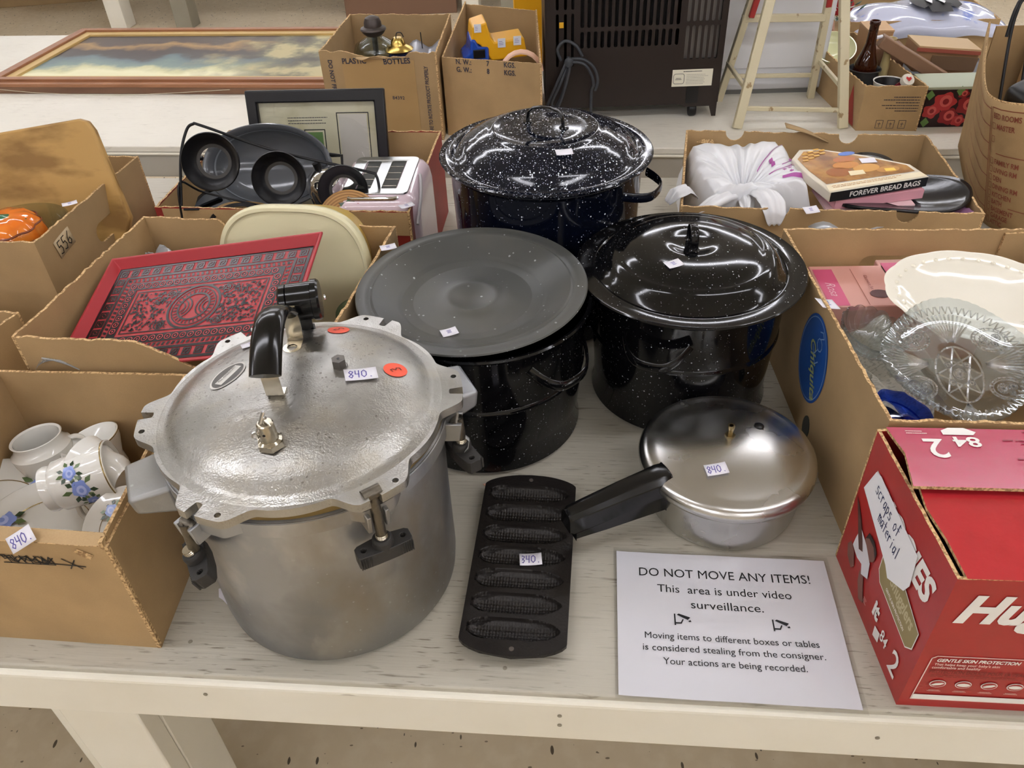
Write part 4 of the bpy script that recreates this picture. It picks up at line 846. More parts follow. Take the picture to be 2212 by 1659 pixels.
# wire rack with rings
wr = thing('ring_rack', 'black wire rack carrying a row of three big black rings in the toaster box', 'wire rack', (-.43, 1.46, 0))
for nm, (x, y, z), r in (('ring', (-.115, .005, .287), .052), ('ring', (.003, .010, .245), .050), ('ring', (.120, .012, .214), .047)):
    X = T4((x, y, z))@Rx(radians(68))@Ry(radians(6))
    m = M(); m.lathe([(r*.62, -.022), (r*.66, -.018), (r*.86, -.006), (r, .012), (r*1.03, .014), (r*1.0, .017), (r*.93, .012), (r*.82, -.004), (r*.60, -.016), (r*.52, -.017), (r*.52, -.022)], 72, X=X); o = ob(nm, m, BLKM, wr, smooth=50)
    m = M(); m.lathe([(r*.5, -.0158), (r*.62, -.0150), (r*.64, -.0135)], 72, X=X); ob('inner_ring', m, mat('greyed_metal', '3c3a38', .5, .5), o)
def wire(pts, r, parent, mt=WIRE, nm='wire', closed=False):
    P = [Vector(p) for p in pts]; Q = []
    n = len(P)
    for i in range(n-1 if not closed else n):      # catmull-rom
        p0, p1, p2, p3 = P[max(i-1, 0) if not closed else (i-1) % n], P[i], P[(i+1) % n], P[min(i+2, n-1) if not closed else (i+2) % n]
        for k in range(6):
            t = k/6; Q.append(.5*((2*p1)+(p2-p0)*t+(2*p0-5*p1+4*p2-p3)*t*t+(3*p1-p0-3*p2+p3)*t**3))
    if not closed: Q.append(P[-1])
    m = M(); m.sweep(Q, r, n=8, closed=closed); return ob(nm, m, mt, parent)
wire([(-.190, -.015, .21), (-.178, .02, .29), (-.165, .05, .33), (-.150, .055, .342), (-.128, .05, .338), (.0, .045, .285), (.165, .03, .243), (.185, .025, .235), (.190, .01, .21)], .0028, wr)
wire([(-.195, -.02, .18), (-.186, .0, .25), (-.165, .06, .20), (-.02, .045, .165), (.19, .0, .15)], .0022, wr); wire([(-.19, -.01, .20), (-.05, .005, .185), (.05, .0, .17)], .0022, wr)
m = M(); m.lathe([(.045, -.002), (.05, .004), (.047, .006), (.042, 0)], 60, (-.09, -.025)); o = ob('ring', m, BLKM, wr, X=T4((0, 0, .185))@Rx(.15))
# chrome bowl and toaster, trivet
t = thing('chrome_kettle', 'shiny chrome appliance body between the rings and the pink toaster', 'kettle', (-.335, 1.56, .08), rot=(0, -.25, 0)); m = M(); m.lathe([(0, 0), (.045, 0), (.052, .05), (.048, .115), (.035, .138), (.015, .146), (0, .147)], 56, sx=.8); ob('kettle_body', m, CHROME, t, smooth=60)
m = M(); m.sweep([(0, 0, .145), (0, 0, .16)], .008, n=12); ob('lid_knob', m, BLK, t)
ts = thing('toaster', 'pale pink two-slot toaster with chrome top in the toaster box', 'toaster', (-.241, 1.530, .026), radians(-5))
m = M(); L_, Wd, Hh = .225, .174, .185; ring = []; lay = [(.0, .012), (.0, .10), (.0, .150), (.004, .172), (.012, .183), (.024, .1885)]
n = 72; vs = []; fs = []
for ins, z in lay: vs += [(a, b, z) for a, b in [(x, y) for x, y in rrect(Wd-2*ins, L_-2*ins, .035-ins*.6, 17)]]
n = len(rrect(1, 1, .1, 17))
for j in range(len(lay)-1):
    for i in range(n): fs.append((j*n+i, j*n+(i+1) % n, (j+1)*n+(i+1) % n, (j+1)*n+i))
fs.append(tuple(range(n))[::-1]); fs.append(tuple(range((len(lay)-1)*n, len(lay)*n))); m.add(vs, fs); ob('toaster_body', m, PINK, ts, smooth=50)
m = M(); m.plate(rrect(.130, .174, .014), .187, .1915, [[(x+a, b) for a, b in rrect(.030, .130, .003, 2)][::-1] for x in (-.026, .026)]); ob('chrome_top', m, mat('brushed_chrome', 'b8bab8', .25, 1), ts, bevel=.001)
for x in (-.024, .024): 
    m = M(); m.box((x, 0, .18915), (.030, .130, .0008)); o = ob('bread_slot', m, mat('slot_dark', '2e302c', .6), ts)
    m = M()
    for y in (-.05, -.02, .01, .04): m.rsweep([(x-.014, y, .1897), (x+.014, y, .1897)], .0005, .0004, side=(0, 1, 0))
    ob('guide_wires', m, NICKEL, o)
m = M(); m.sweep([(-.048, -.095, .186), (-.040, -.099, .186), (.040, -.099, .186), (.048, -.095, .186)], .004, n=10); ob('trim_bar', m, CHROME, ts)
m = M(); m.box((.022, -.123, .11), (.036, .022, .012)); ob('lever', m, mat('grey_lever', '6c6a6c', .3, .5), ts, bevel=.005, seg=3)
m = M(); m.box((0, 0, .004), (.13, .2, .012)); ob('base_foot', m, BLK, ts)
wire([(-.166, 1.40, .17), (-.16, 1.46, .20), (-.163, 1.52, .215), (-.17, 1.55, .2)], .003, ts, mt=mat('grey_cord', 'a8a4a8', .5), nm='power_cord').matrix_parent_inverse = ts.matrix_basis.inverted()
tv = thing('wooden_trivet', 'round ringed wooden trivet painted with holly at the front rim of the toaster box', 'trivet'); tv.matrix_world = fr((-.297, 1.425, .165), (1, -.1, 0), (0, .55, 1))
m = M(); m.lathe([(0, 0), (.062, 0), (.0645, .003), (.0645, .009), (.062, .012), (0, .012)], 64); ob('disc', m, mat('ringed_wood', 'b98d55', .45, layers=[dict(t='rings', s=60, lo=.3, hi=.6, c='8a5f30', f=.8)]), tv)
for i in range(5):
    a = .5+i*.5; flat([(.0+.012*cos(i*1.3)+.012*cos(a+k*.9)*(1 if k % 2 else .5), .038+.006*sin(i*2)+.009*sin(a+k*.9)*(1 if k % 2 else .5)) for k in range(7)], LEAF2 if i % 2 else mat('holly_green', '2f6a3a', .4), tv, T4((0, 0, .0125+.0002*i)), 'holly_print')
flat(circ(.003, 10, (.018, .036)), mat('berry_red', 'a02030', .3), tv, T4((0, 0, .0137)), 'berry_print')
# ================================================================ BAG BOX (back right)
H_P = [(.352, 1.463), (.915, 1.372), (.969, 1.757), (.440, 1.853)]
bH, QH, _ = carton('cardboard_box', 'shallow brown produce carton with tied plastic bag and bread-bag box', H_P, .15, cuts={0: [(.19, .042, .022), (.43, .042, .024)], 2: [(.17, .042, .022), (.425, .042, .022)]}, jag=.0018, mts=[CARD, CARD3, CARD, CARD3])
m = M(); m.grid(9, 3, lambda u, v: (.05*u*2-.02, -.012+.030*v*(1-u*.5)+.002*u, .15+.018-.035*u+.004*sin(u*3))); ob('torn_strip', m, CARD3, bH, X=T4(QH[2]+Vector((-.29, .045, 0)))@Rz(-.17), solid=.002)
m = M(); m.plate([(0, 0), (.02, .006), (.04, .004), (.045, -.006), (.02, -.004)], 0, .003); ob('peeled_card', m, CEDGE, bH, X=T4(QH[3]+Vector((.02, -.02, .128)))@Rx(1.2))
sticker(bH, T4(QH[0]+Vector((.245, -.045, .152)))@Rz(.2)@Rx(.3), .03, .019, '~')
BAG = mat('white_plastic_bag', 'e6e7ea', .28, bump=('noise', 40, .25), trans=.0, coat=.2); PUR = mat('purple_bag_print', 'a8529a', .35)
bg = thing('plastic_bag', 'knotted white plastic bag with purple print in the shallow produce carton', 'plastic bag', (.497, 1.535, .150))
def bagf(u, v):
    t = 2*pi*u; r = v
    ex = .105+.012*cos(2*t); R = .5*(ex)/max(abs(cos(t)), abs(sin(t))*.78, .62)*1.25
    ox, oy = .04*v, .085*v
    w = sin(t*17+noise.noise((cos(t)*2, sin(t)*2, 0))*9)*.0035*(1-v*.35)*min(1, v*3)+noise.noise((cos(t)*5*v, sin(t)*5*v, 3))*.012*v+ .003*sin(t*31+v*7)*(1-v)
    x = ox-.01*v+R*1.95*v*cos(t)*.95; y = oy+.01*v+R*1.75*v*sin(t)
    prof = -.030*(1-v)**2+.030*sin(pi*min(1, v*.95)**.8)-(.02 if v > .99 else 0)-.085*max(0, v-.78)/.22
    if sin(t) > 0: prof += .012*sin(t)*sin(pi*v)
    return (x, y, prof+w-.005)
m = M(); m.grid(180, 34, bagf, wrapu=True); ob('bag_body', m, BAG, bg, smooth=80)
def bagband(t0, t1, v0, v1, nm='purple_print', lift=.0012, n=14, k=4):
    m = M(); m.grid(n, k, lambda a, b: (lambda p: (p[0], p[1], p[2]+lift))(bagf(((t0+(t1-t0)*b)/(2*pi)) % 1, v0+(v1-v0)*a))); return ob(nm, m, PUR, bg, smooth=60)
bagband(.72, .77, .25, .93); bagband(.05, .09, .55, .9); bagband(-.62, -.55, .5, .97); bagband(.25, .55, .42, .48); bagband(-.25, .12, .86, .93); bagband(-.06, -.02, .35, .86); bagband(.02, .30, .72, .76)
for i, (t, v) in enumerate(((-.28, .52), (-.22, .60), (-.15, .68), (-.34, .62), (-.3, .72), (-.22, .78))): bagband(t, t+.035, v, v+.055, n=3, k=3); bagband(t-.02, t+.06, v+.02, v+.03, n=3, k=3)
m = M(); m.lathe([(0, -.014), (.010, -.010), (.015, 0), (.011, .009), (0, .012)], 24, sx=1.2, mod=lambda t, r, z: (r*(1+.15*sin(5*t)), z+.001*sin(7*t))); ob('knot', m, BAG, bg, loc=(0, -.004, -.016), smooth=70)
def ear(pts, wd, nm='bag_ear', seed=0):
    P = [Vector(p) for p in pts]; m = M(); n = 16
    def f(u, v):
        k = u*(len(P)-1); i = min(int(k), len(P)-2); q = k-i; p = P[i].lerp(P[i+1], q*q*(3-2*q) if False else q); d = (P[i+1]-P[i]).normalized(); s = d.cross(Vector((0, 0, 1))).normalized()
        w = wd*(.25+.75*sin(pi*min(.92, u*.8+.08))); a = (v-.5)*2; return p+s*a*w+Vector((0, 0, .012*(1-a*a)*sin(pi*u)+.0022*sin(a*9+seed+u*3)))
    m.grid(22, 14, f); return ob(nm, m, BAG, bg, smooth=70, solid=.0008)
ear([(-.004, -.004, -.010), (-.045, -.035, -.002), (-.085, -.060, -.006), (-.115, -.072, -.015)], .018, seed=1)
ear([(.006, -.006, -.010), (.020, -.030, .004), (.030, -.060, .008), (.034, -.085, .004), (.036, -.104, -.012), (.036, -.108, -.032)], .026, seed=2)
ear([(.0, -.008, -.012), (-.004, -.04, -.014), (-.01, -.075, -.018)], .016, seed=3)
ear([(-.10, -.01, -.012), (-.125, -.022, .010), (-.150, -.030, .006), (-.165, -.035, -.008)], .020, seed=4)
# bread bag box
bb = thing('bread_bag_box', 'flat carton printed with bread rolls and the words forever bread bags', 'box'); bbX = fr((.642, 1.452, .148), (.225, .040, .0), (-.0, 1, .0))@Matrix.Scale(.93, 4); bb.matrix_world = T4((.0, 0, .022))@bbX@Ry(-.03)@Rx(.05)
BO = [(0, 0), (.228, .0), (.232, .045), (.17, .118), (.085, .185), (.045, .205), (.012, .20), (-.012, .155), (-.015, .12)]
BO = [(0, 0), (.228, 0), (.222, .062), (.155, .130), (.075, .190), (.03, .200), (-.005, .165), (-.008, .1)]
m = M(); m.plate(BO, -.022, 0); ob('carton_body', m, mat('gloss_white_card', 'dfd6c4', .15, coat=.4), bb, bevel=.0015)
m = M(); m.box((.114, -.0008, -.011), (.224, .001, .0215)); ob('spine_print', m, INK, bb)
text('FOREVER BREAD BAGS', .0165, WHITE, bb, fr((.128, -.0016, -.0115), (1, 0, 0), (0, 0, 1)), bold=.02, sx=.98)
top = [(.010, .035), (.214, .030), (.212, .06), (.15, .122), (.078, .178), (.035, .188), (.005, .158), (.003, .1)]
flat(top, mat('toasty_print', 'b5803f', .15, layers=[dict(t='noise', s=22, lo=.4, hi=.62, c='7c4f28', f=.9), dict(t='noise', s=12, lo=.5, hi=.7, c='dcae6a', f=.8)], coat=.5), bb, T4((0, 0, .0006)), 'bread_picture')
for x, y, a, b, c in ((.09, .10, .03, .017, 'c8853c'), (.06, .075, .028, .02, 'a0602c'), (.125, .075, .03, .018, 'd29a4c'), (.10, .125, .026, .014, 'b8703a'), (.165, .055, .026, .014, 'c08a48')): flat(circ(1, 20, (x, y), a, b), mat('roll_print_'+c, c, .15), bb, T4((0, 0, .0010)), 'roll_print')
flat([(.075, .052), (.11, .050), (.113, .068), (.08, .072)], mat('bread_slice', 'ecdcb0', .2), bb, T4((0, 0, .0014)), 'slice_print'); flat([(.155, .047), (.178, .044), (.18, .057), (.158, .06)], mat('butter_print', 'f0c850', .2), bb, T4((0, 0, .0015)), 'slice_print')
flat(circ(1, 22, (.118, .148), .020, .009), mat('blue_badge', '3f6ac0', .2), bb, T4((0, 0, .0013)), 'badge_print')
flat([(.0, .004), (.226, .004), (.222, .024), (.006, .030)], mat('cream_strip', 'efe3c4', .2), bb, T4((0, 0, .0008)), 'cream_strip'); finelines(bb, T4((.10, .019, .0012)), .17, .012, 2, mat('gold_text', 'b07828', .4), .35)
for r_ in range(3):
    for i in range(4-(r_ == 2)): flat([(x, y) for x, y in rrect(.014, .006, .002, 2, (.018+i*.017+r_*.006, .145+r_*.014+i*.007))], mat('gold_brick', 'd9a63c', .3), bb, T4((0, 0, .0016)), 'brick_letter')
m = M(); m.box((0, 0, 0), (.034, .022, .0006)); ob('price_sticker', m, TAG, bb, X=T4((.145, .103, .0018))@Rz(-.2)); 
m = M(); m.box((.12, .05, -.035), (.2, .09, .02)); setp(ob('pink_booklet', m, mat('pink_paper', 'd69aa4', .4), X=bb.matrix_world@T4((0, 0, 0))@Rz(-.06)@Rx(-.02)), 'thin pink booklet squeezed beneath the bread-bag carton', 'booklet')
m = M(); m.box((.10, .055, -.050), (.19, .1, .006)); setp(ob('pale_envelope', m, mat('pale_pink_paper', 'e4c2c6', .4), X=bb.matrix_world@Rz(-.16)), 'pale pink folded paper lowest under the bread-bag carton', 'paper')
# black curved rubber dish
bd = thing('black_platter', 'curved glossy black platter curling up at the right of the bag box', 'platter', (.80, 1.49, .118), radians(-8))
def pl(u, v):
    t = 2*pi*u; r = v; x = .135*r*cos(t); y = .095*r*sin(t); z = .035*(x/.135)**2*(1 if x > 0 else .3)+.022*(y/.095)**2-.005*sin(x*18)+.004*sin(t*3)*r**3; return (x, y, z+.006)
m = M(); m.grid(80, 14, pl, wrapu=True); ob('platter_shell', m, mat('black_glaze', '141216', .16, bump=('noise', 30, .25)), bd, solid=.006, smooth=60)
t = thing('dark_mug', 'dark glazed object in the back corner of the produce carton behind the bread box', 'dish', (.80, 1.65, .115), rot=(.3, 0, 0)); m = M(); m.lathe([(0, -.05), (.04, -.045), (.052, 0), (.045, .02), (.02, .026), (0, .026)], 48, sx=1.3); ob('dish_shell', m, mat('black_glaze', '141216', .16), t, smooth=60)
m = M(); m.grid(12, 6, lambda u, v: (.60+.14*u, 1.40+.06*v, .105+.012*sin(u*8)+.01*sin(v*5))); setp(ob('grey_film_bag', m, mat('grey_film', 'b8bcc0', .3, .3), solid=.001), 'crumpled grey film between the white bag and the black platter', 'bag')
m = M(); m.grid(12, 8, lambda u, v: (.86+.06*u, 1.385+.10*v, .112+.02*u+.006*sin(u*12+v*9))); setp(ob('purple_bag', m, mat('purple_film', 'b784ae', .25), solid=.001), 'bit of purple-printed bag in the right corner of the produce carton', 'bag')
# ================================================================ GLASSWARE BANANA BOX
I_P = [(.452, .716), (.868, .672), (.885, 1.160), (.466, 1.203)]
bI, QI, _ = carton('cardboard_box', 'big brown banana carton with blue oval logo, full of glassware, at right', I_P, .232, holes={2: [oval(.235, .165, .10, .038)]}, jag=.0016, mts=[CARD, CARD, CARD, CARD3])
m = M(); m.plate([(0, 0), (.06, .0), (.055, .225), (.005, .228)], -.010, -.0055, edge=1); ob('corner_flap', m, [CARD, CEDGE], bI, X=fr(QI[2], QI[3]-QI[2], (0, 0, 1))@T4((.012, .003, 0)))
m = M(); m.box((0, 0, -.001), (.38, .040, .0012)); 
X = tapeX(QI, 3, .235, .136, 0)
OV = mat('blue_oval_print', '1d4f9c', .5); OVY = mat('pale_blue_line', '7d9fc8', .5); YG = mat('faded_yellow_print', '97a06a', .6)
flat(circ(1, 40, (0, 0), .058, .074), OV, bI, X@Rz(-.0), 'oval_logo')
strokes([[(.0535*cos(i*pi/20), .069*sin(i*pi/20)) for i in range(41)]], .0016, OVY, bI, X@T4((0, 0, .0005)), 'oval_logo')
text('Chiquita', .030, YG, bI, X@T4((.010, -.012, .0007))@Rz(radians(-62)), bold=.02, shear=.2, sx=.95)
strokes([[(.015+.010*cos(i*.7), .036+.010*sin(i*.7)) for i in range(10)], [(.012, .026), (.002, .012), (-.008, .022)], [(.0, .012), (.012, .000), (.022, .010)], [(.014, .046), (.026, .054), (.018, .06), (.008, .055)]], .0018, OVY, bI, X@T4((.0, 0, .0008)), 'figure_line')
m = M(); m.plate(circ(.014, 16, (0, 0), 1, 1.5), -.002, .0003); ob('vent_hole', m, mat('slot_dark', '2e302c', .6), bI, X=tapeX(QI, 3, .27, .028, 0))
sticker(bI, T4(QI[3]+Vector((-.001, -.225, .228)))@Rz(.15)@Ry(.25), .030, .026, '~')
m = M(); m.box((.209, .221, .0006), (.41, .02, .0012)); ob('red_band', m, mat('red_band', 'a03038', .5), bI, X=tapeX(QI, 0, 0, -.012))
# gift cartons
PKC = mat('salmon_card', 'd9a195', .35); PKB = mat('hot_pink_print', 'd0587f', .35)
for i, (x, y, rz, lab, w) in enumerate(((.572, 1.118, -.06, 'pale pink glassware gift carton with a hot pink band, left of the pair', .125), (.705, 1.130, -.04, 'pink glassware gift carton partly under the white platter', .15))):
    t = thing('gift_carton', lab, 'box', (x, y, .045), rz); m = M(); m.box((0, 0, .062), (w, .125, .122)); ob('carton_body', m, PKC, t, bevel=.002)
    flat([(-w/2+.004, -.061), (-w/2+.036, -.061), (-w/2+.036, .05), (-w/2+.004, .05)], PKB, t, T4((0, 0, .1236)), 'pink_band')
    if i == 0:
        text('Rosa', .021, mat('pale_lettering', 'e8b8c4', .4), t, T4((-w/2+.020, -.012, .1242))@Rz(-pi/2), shear=.4); text('Glassware Set of 4', .0078, mat('dark_pink_text', '8a4a4c', .5), t, T4((.022, .0, .1240))@Rz(-pi/2))
        flat(circ(1, 20, (.030, -.028), .016, .012), mat('cutout_dark', '5a3036', .4), t, T4((0, 0, .1241)), 'carry_cutout'); strokes([[(.004, -.06), (.004, .05)]], .0008, INKR, t, T4((0, 0, .1239)), 'crease')
# white platter
pt = thing('oval_platter', 'cream-edged white oval serving platter lying behind the cut-glass dish', 'platter', (.715, 1.02, .190), rot=(radians(14), radians(3), radians(-12)))
m = M(); m.lathe([(0, -.012), (.06, -.012), (.065, -.016), (.07, -.016), (.074, -.010), (.098, .004), (.118, .014), (.120, .016), (.116, .0165), (.096, .008), (.074, -.006), (0, -.0075)], 96, sx=1.15, sy=.78, mod=lambda t, r, z: (r*(1+.02*abs(sin(t*6)) if r > .09 else 1), z)); ob('platter_body', m, mat('ivory_china', 'efeadb', .12, coat=.4), pt, smooth=60)
m = M()
for i in range(34):
    t = 2*pi*i/34; m.lathe([(0, .0018), (.0025, .001), (.004, 0)], 8, X=T4((1.15*.105*cos(t), .78*.105*sin(t), .0115)))
ob('embossed_edge', m, mat('ivory_china2', 'ebe5d2', .2), pt)
# cut glass dish (large, leaning)
cg = thing('cut_glass_dish', 'large star-cut clear glass serving dish leaning on top of the right-hand carton', 'glass dish'); cg.matrix_world = fr((.602, .852, .205), (1, -.10, 0), (.02, 1, .36))
def cgr(t): return (.098+.004*cos(4*t))*(1+.014*abs(sin(t*26)))
m = M(); NU = 260
rings = [(0, 0), (.3, 0), (.62, .0005), (.80, .005), (.93, .012), (1, .0165), (.985, .0185), (.9, .0135), (.78, .0085), (.62, .004), (.3, .0035), (0, .0035)]
vs = []
for k_, z_ in rings[1:-1]:
    for i in range(NU): t = 2*pi*i/NU; r = (cgr(t) if k_ > .9 else (.098+.004*cos(4*t)))*k_; vs.append((r*cos(t), r*sin(t)*.98, z_))
fs = [(j*NU+i, j*NU+(i+1) % NU, (j+1)*NU+(i+1) % NU, (j+1)*NU+i) for j in range(len(rings)-3) for i in range(NU)] + [tuple(range(NU))[::-1], tuple(range((len(rings)-3)*NU, (len(rings)-2)*NU))]
m.add(vs, fs)
cp = M(); ZP = .0042
def bar(x0, y0, x1, y1, w=.0013, h=.0016, z=ZP):
    d = Vector((x1-x0, y1-y0, 0)); n_ = Vector((-d.y, d.x, 0)).normalized()*w; a_ = Vector((x0, y0, z)); b_ = Vector((x1, y1, z)); u_ = Vector((0, 0, h))
    cp.add([a_-n_, a_+n_, b_+n_, b_-n_, a_+u_, b_+u_], [(0, 3, 5, 4), (1, 4, 5, 2), (0, 4, 1), (3, 2, 5), (0, 1, 2, 3)])
def ring_(cx_, cy_, rx, ry, w=.0012, n=40):
    P = [(cx_+rx*cos(2*pi*i/n), cy_+ry*sin(2*pi*i/n)) for i in range(n)]
    for i in range(n): bar(*P[i], *P[(i+1) % n], w)
def hob(cx_, cy_, R, k=16):
    for i in range(k): t = 2*pi*i/k; bar(cx_+R*.15*cos(t), cy_+R*.15*sin(t), cx_+R*cos(t), cy_+R*sin(t), .0010)
    for i in range(k): t = 2*pi*i/k; t2 = 2*pi*(i+.5)/k; bar(cx_+R*cos(t), cy_+R*sin(t), cx_+R*1.2*cos(t2), cy_+R*1.2*sin(t2), .0008); bar(cx_+R*1.2*cos(t2), cy_+R*1.2*sin(t2), cx_+R*cos(t+2*pi/k), cy_+R*sin(t+2*pi/k), .0008)
# pointed oval with an eight-point star
ring_(0, -.018, .030, .044, .0016)
SP = [(0+.029*cos(pi/2+2*pi*i/8), -.018+.042*sin(pi/2+2*pi*i/8)) for i in range(8)]
for i in range(8): bar(*SP[i], *SP[(i+3) % 8], .0014, .002)
hob(0, -.018, .007, 14)
for cx_, cy_ in ((-.012, -.004), (.012, -.004), (-.012, -.032), (.012, -.032)): hob(cx_, cy_, .004, 8)
for cx_, cy_, R in ((-.052, .038, .024), (.052, .038, .024), (-.056, -.040, .022), (.056, -.040, .022)):
    ring_(cx_, cy_, R, R*.8); ring_(cx_, cy_, R*.82, R*.64, .0009); hob(cx_-R*.25, cy_, R*.30, 12); hob(cx_+R*.35, cy_+R*.15, R*.22, 10); hob(cx_+R*.2, cy_-R*.3, R*.15, 8)
    for i in range(22): t = 2*pi*i/22; bar(cx_+R*.86*cos(t), cy_+R*.69*sin(t), cx_+R*cos(t+.06), cy_+R*.8*sin(t+.06), .0008)
for i in range(13): t = pi/2+(i-6)*.115; bar(.006*cos(t), .028+.006*sin(t), .052*cos(t), .028+.052*sin(t), .0014, .002)
for sx_ in (-1, 1):
    for i in range(11): t = (0 if sx_ > 0 else pi)+(i-5)*.10; bar(sx_*.034+.004*cos(t), -.002+.004*sin(t), sx_*.034+.052*cos(t), -.002+.052*sin(t), .0013, .0018)
for i in range(11): t = -pi/2+(i-5)*.12; bar(.0, -.064, .03*cos(t), -.064+.028*sin(t), .0012)
for i in range(60):
    t = 2*pi*i/60; bar(.080*cos(t), .078*sin(t), .092*cos(t+.03), .090*sin(t+.03), .0012, .0016, .0095)
    bar(.080*cos(t), .078*sin(t), .092*cos(t-.05), .090*sin(t-.05), .0008, .0012, .0095)
setp(ob('cut_pattern', cp, thin('cut_facets', 'ffffff', .65, .03, 1.5), cg, smooth=0), kind='stuff')
ob('cut_glass_body', m, CUT, cg, smooth=25)
t = thing('glass_dish', 'small scalloped clear glass bowl beside the pink gift carton', 'glass bowl', (.535, .975, .150), rot=(radians(10), radians(12), 0)); m = M(); m.lathe([(0, 0), (.025, 0), (.042, .014), (.050, .034), (.048, .036), (.040, .017), (.023, .004), (0, .004)], 96, mod=lambda t, r, z: (r*(1+.05*abs(sin(8*t)) if r > .03 else 1), z+(.003*abs(sin(8*t)) if r > .045 else 0))); ob('bowl', m, CUT, t, smooth=40)
m = M(); rr = random.Random(2)
m.grid(26, 16, lambda u, v: (.495+.10*u+.01*sin(v*7), .845+.19*v, .122+.02*sin(u*6+v*3)+.012*noise.noise((u*4, v*4, 1))+.02*v)); setp(ob('newsprint', m, mat('crumpled_newsprint', 'b9b2a4', .8, layers=[dict(t='fine', s=260, st=(.3, 1, 1), lo=.5, hi=.6, c='8a857a', f=.6)], bump=('noise', 50, .5)), solid=.0008, smooth=50), 'crumpled newspaper packed under the glassware', 'newspaper')
t = thing('cut_glass_jar', 'small faceted clear glass piece by the front left of the banana carton', 'glass jar', (.495, .885, .12)); m = M(); m.lathe([(0, 0), (.012, 0), (.020, .012), (.022, .03), (.012, .044), (.015, .048), (0, .048)], 10); ob('jar', m, CUT, t, smooth=0)
for i, (x, y, z, a, lab) in enumerate(((.527, .822, .115, .5, 'cobalt blue glass dish left of the cut-glass dish, upper one'), (.525, .765, .12, .9, 'cobalt blue glass dish lower in the front left corner of the carton'))):
    t = thing('blue_glass_dish', lab, 'glass dish', (x, y, z), rot=(.3, .2*a, a), group='blue glass dishes'); m = M(); m.lathe([(0, 0), (.03, 0), (.040, .008), (.048, .022), (.0505, .03), (.047, .03), (.037, .012), (0, .006)], 60, mod=lambda t_, r, z_: (r*(1+.035*cos(9*t_)), z_)); ob('dish', m, BLUEG, t, smooth=40); bandring(t, .040, .016, BLUEG, .0015, 'raised_ring')
# clear film over the glass
m = M(); m.grid(16, 18, lambda u, v: (.70+.16*u, .715+.18*v, .232+.018*sin(u*5+v*4)+.010*sin(u*13)+.02*v)); setp(ob('clear_film', m, thin('clear_film', 'ffffff', 0, .05, 1.3), solid=.0005, smooth=70), 'crinkled clear film wrapped over the right part of the cut-glass dish', 'wrapping')
# ================================================================ RED NAPPY CARTON
J_P = [(.427, .484), (.80, .444), (.812, .665), (.432, .704)]
bJ = thing('nappy_carton', 'bright red diaper carton with taped lid and a handwritten scraps of material label', 'box', (.612, .575, 0))
J = [Vector((x-.612, y-.575, 0)) for x, y in J_P]; JH = .231
for k in range(4):
    a, b = J[k], J[(k+1) % 4]; L = (b-a).length; m = M(); m.plate(rim(L, JH, .0007, seed=k), -.004, 0, edge=1); ob('side_panel', m, [REDP, CEDGE], bJ, X=fr(a, b-a, (0, 0, 1)), smooth=20)
m = M(); m.hexa([(q.x*.98, q.y*.98) for q in J], .001, .005); ob('bottom_panel', m, CARDIN, bJ)
# lid flaps
a, b = J[0], J[1]; Lf = (b-a).length
m = M(); m.plate([(.009, 0), (Lf, 0), (Lf, .125), (.0, .122), (-.002, .09), (.005, .05)], -.004, 0, edge=1); ob('lid_flap', m, [REDT, CEDGE], bJ, X=T4(J[0]+Vector((0, 0, JH+.0012)))@Rz(atan2((b-a).y, (b-a).x))@Rx(.02), smooth=20)
a, b = J[3], J[2]
m = M(); m.plate([(.002, -.108), (Lf, -.108), (Lf, 0), (.006, 0), (.012, -.05)], -.004, 0, edge=1); fl2X = T4(J[3]+Vector((.004, 0, JH+.003)))@Rz(atan2((b-a).y, (b-a).x))@Rx(-.10); ob('lid_flap', m, [PINKT, CEDGE], bJ, X=fl2X, smooth=20)
XF = fr(J[0], J[1]-J[0], (0, 0, 1), .0008); XL = fr(J[3], J[0]-J[3], (0, 0, 1), .0008)
text('Huggies', .060, WHITE, bJ, XF@T4((.014, .182, 0)), align='LEFT', bold=.045, shear=.28, sx=.92, name='brand_lettering')
LR = mat('white_outline', 'e8cfc8', .4)
strokes([[(.36, .101), (.018, .101), (.013, .097), (.0115, .016), (.36, .016)]], .0013, LR, bJ, XF, 'panel_outline')
flat([(.012, .017), (.355, .017), (.355, .026), (.0122, .026)], WHITE, bJ, XF@T4((0, 0, .0003)), 'white_strip')
text('GENTLE SKIN PROTECTION', .0080, WHITE, bJ, XF@T4((.0185, .094, .0004)), align='LEFT', bold=.03, shear=.2, sx=.86)
text("That helps keep your baby's skin", .0062, LR, bJ, XF@T4((.018, .0865, .0004)), align='LEFT', bold=.01, sx=.84); text('comfortable and healthy', .0062, LR, bJ, XF@T4((.0172, .0805, .0004)), align='LEFT', bold=.01, sx=.84)
text('PROTECTION DOUCE POUR LA PEAU', .0086, mat('dark_red_print', '7e1a1a', .4), bJ, XF@T4((.0165, .072, .0004)), align='LEFT', bold=.02, sx=.70); finelines(bJ, XF@T4((.075, .0645, .0004)), .11, .006, 2, mat('dark_red_print', '7e1a1a', .4), .3)
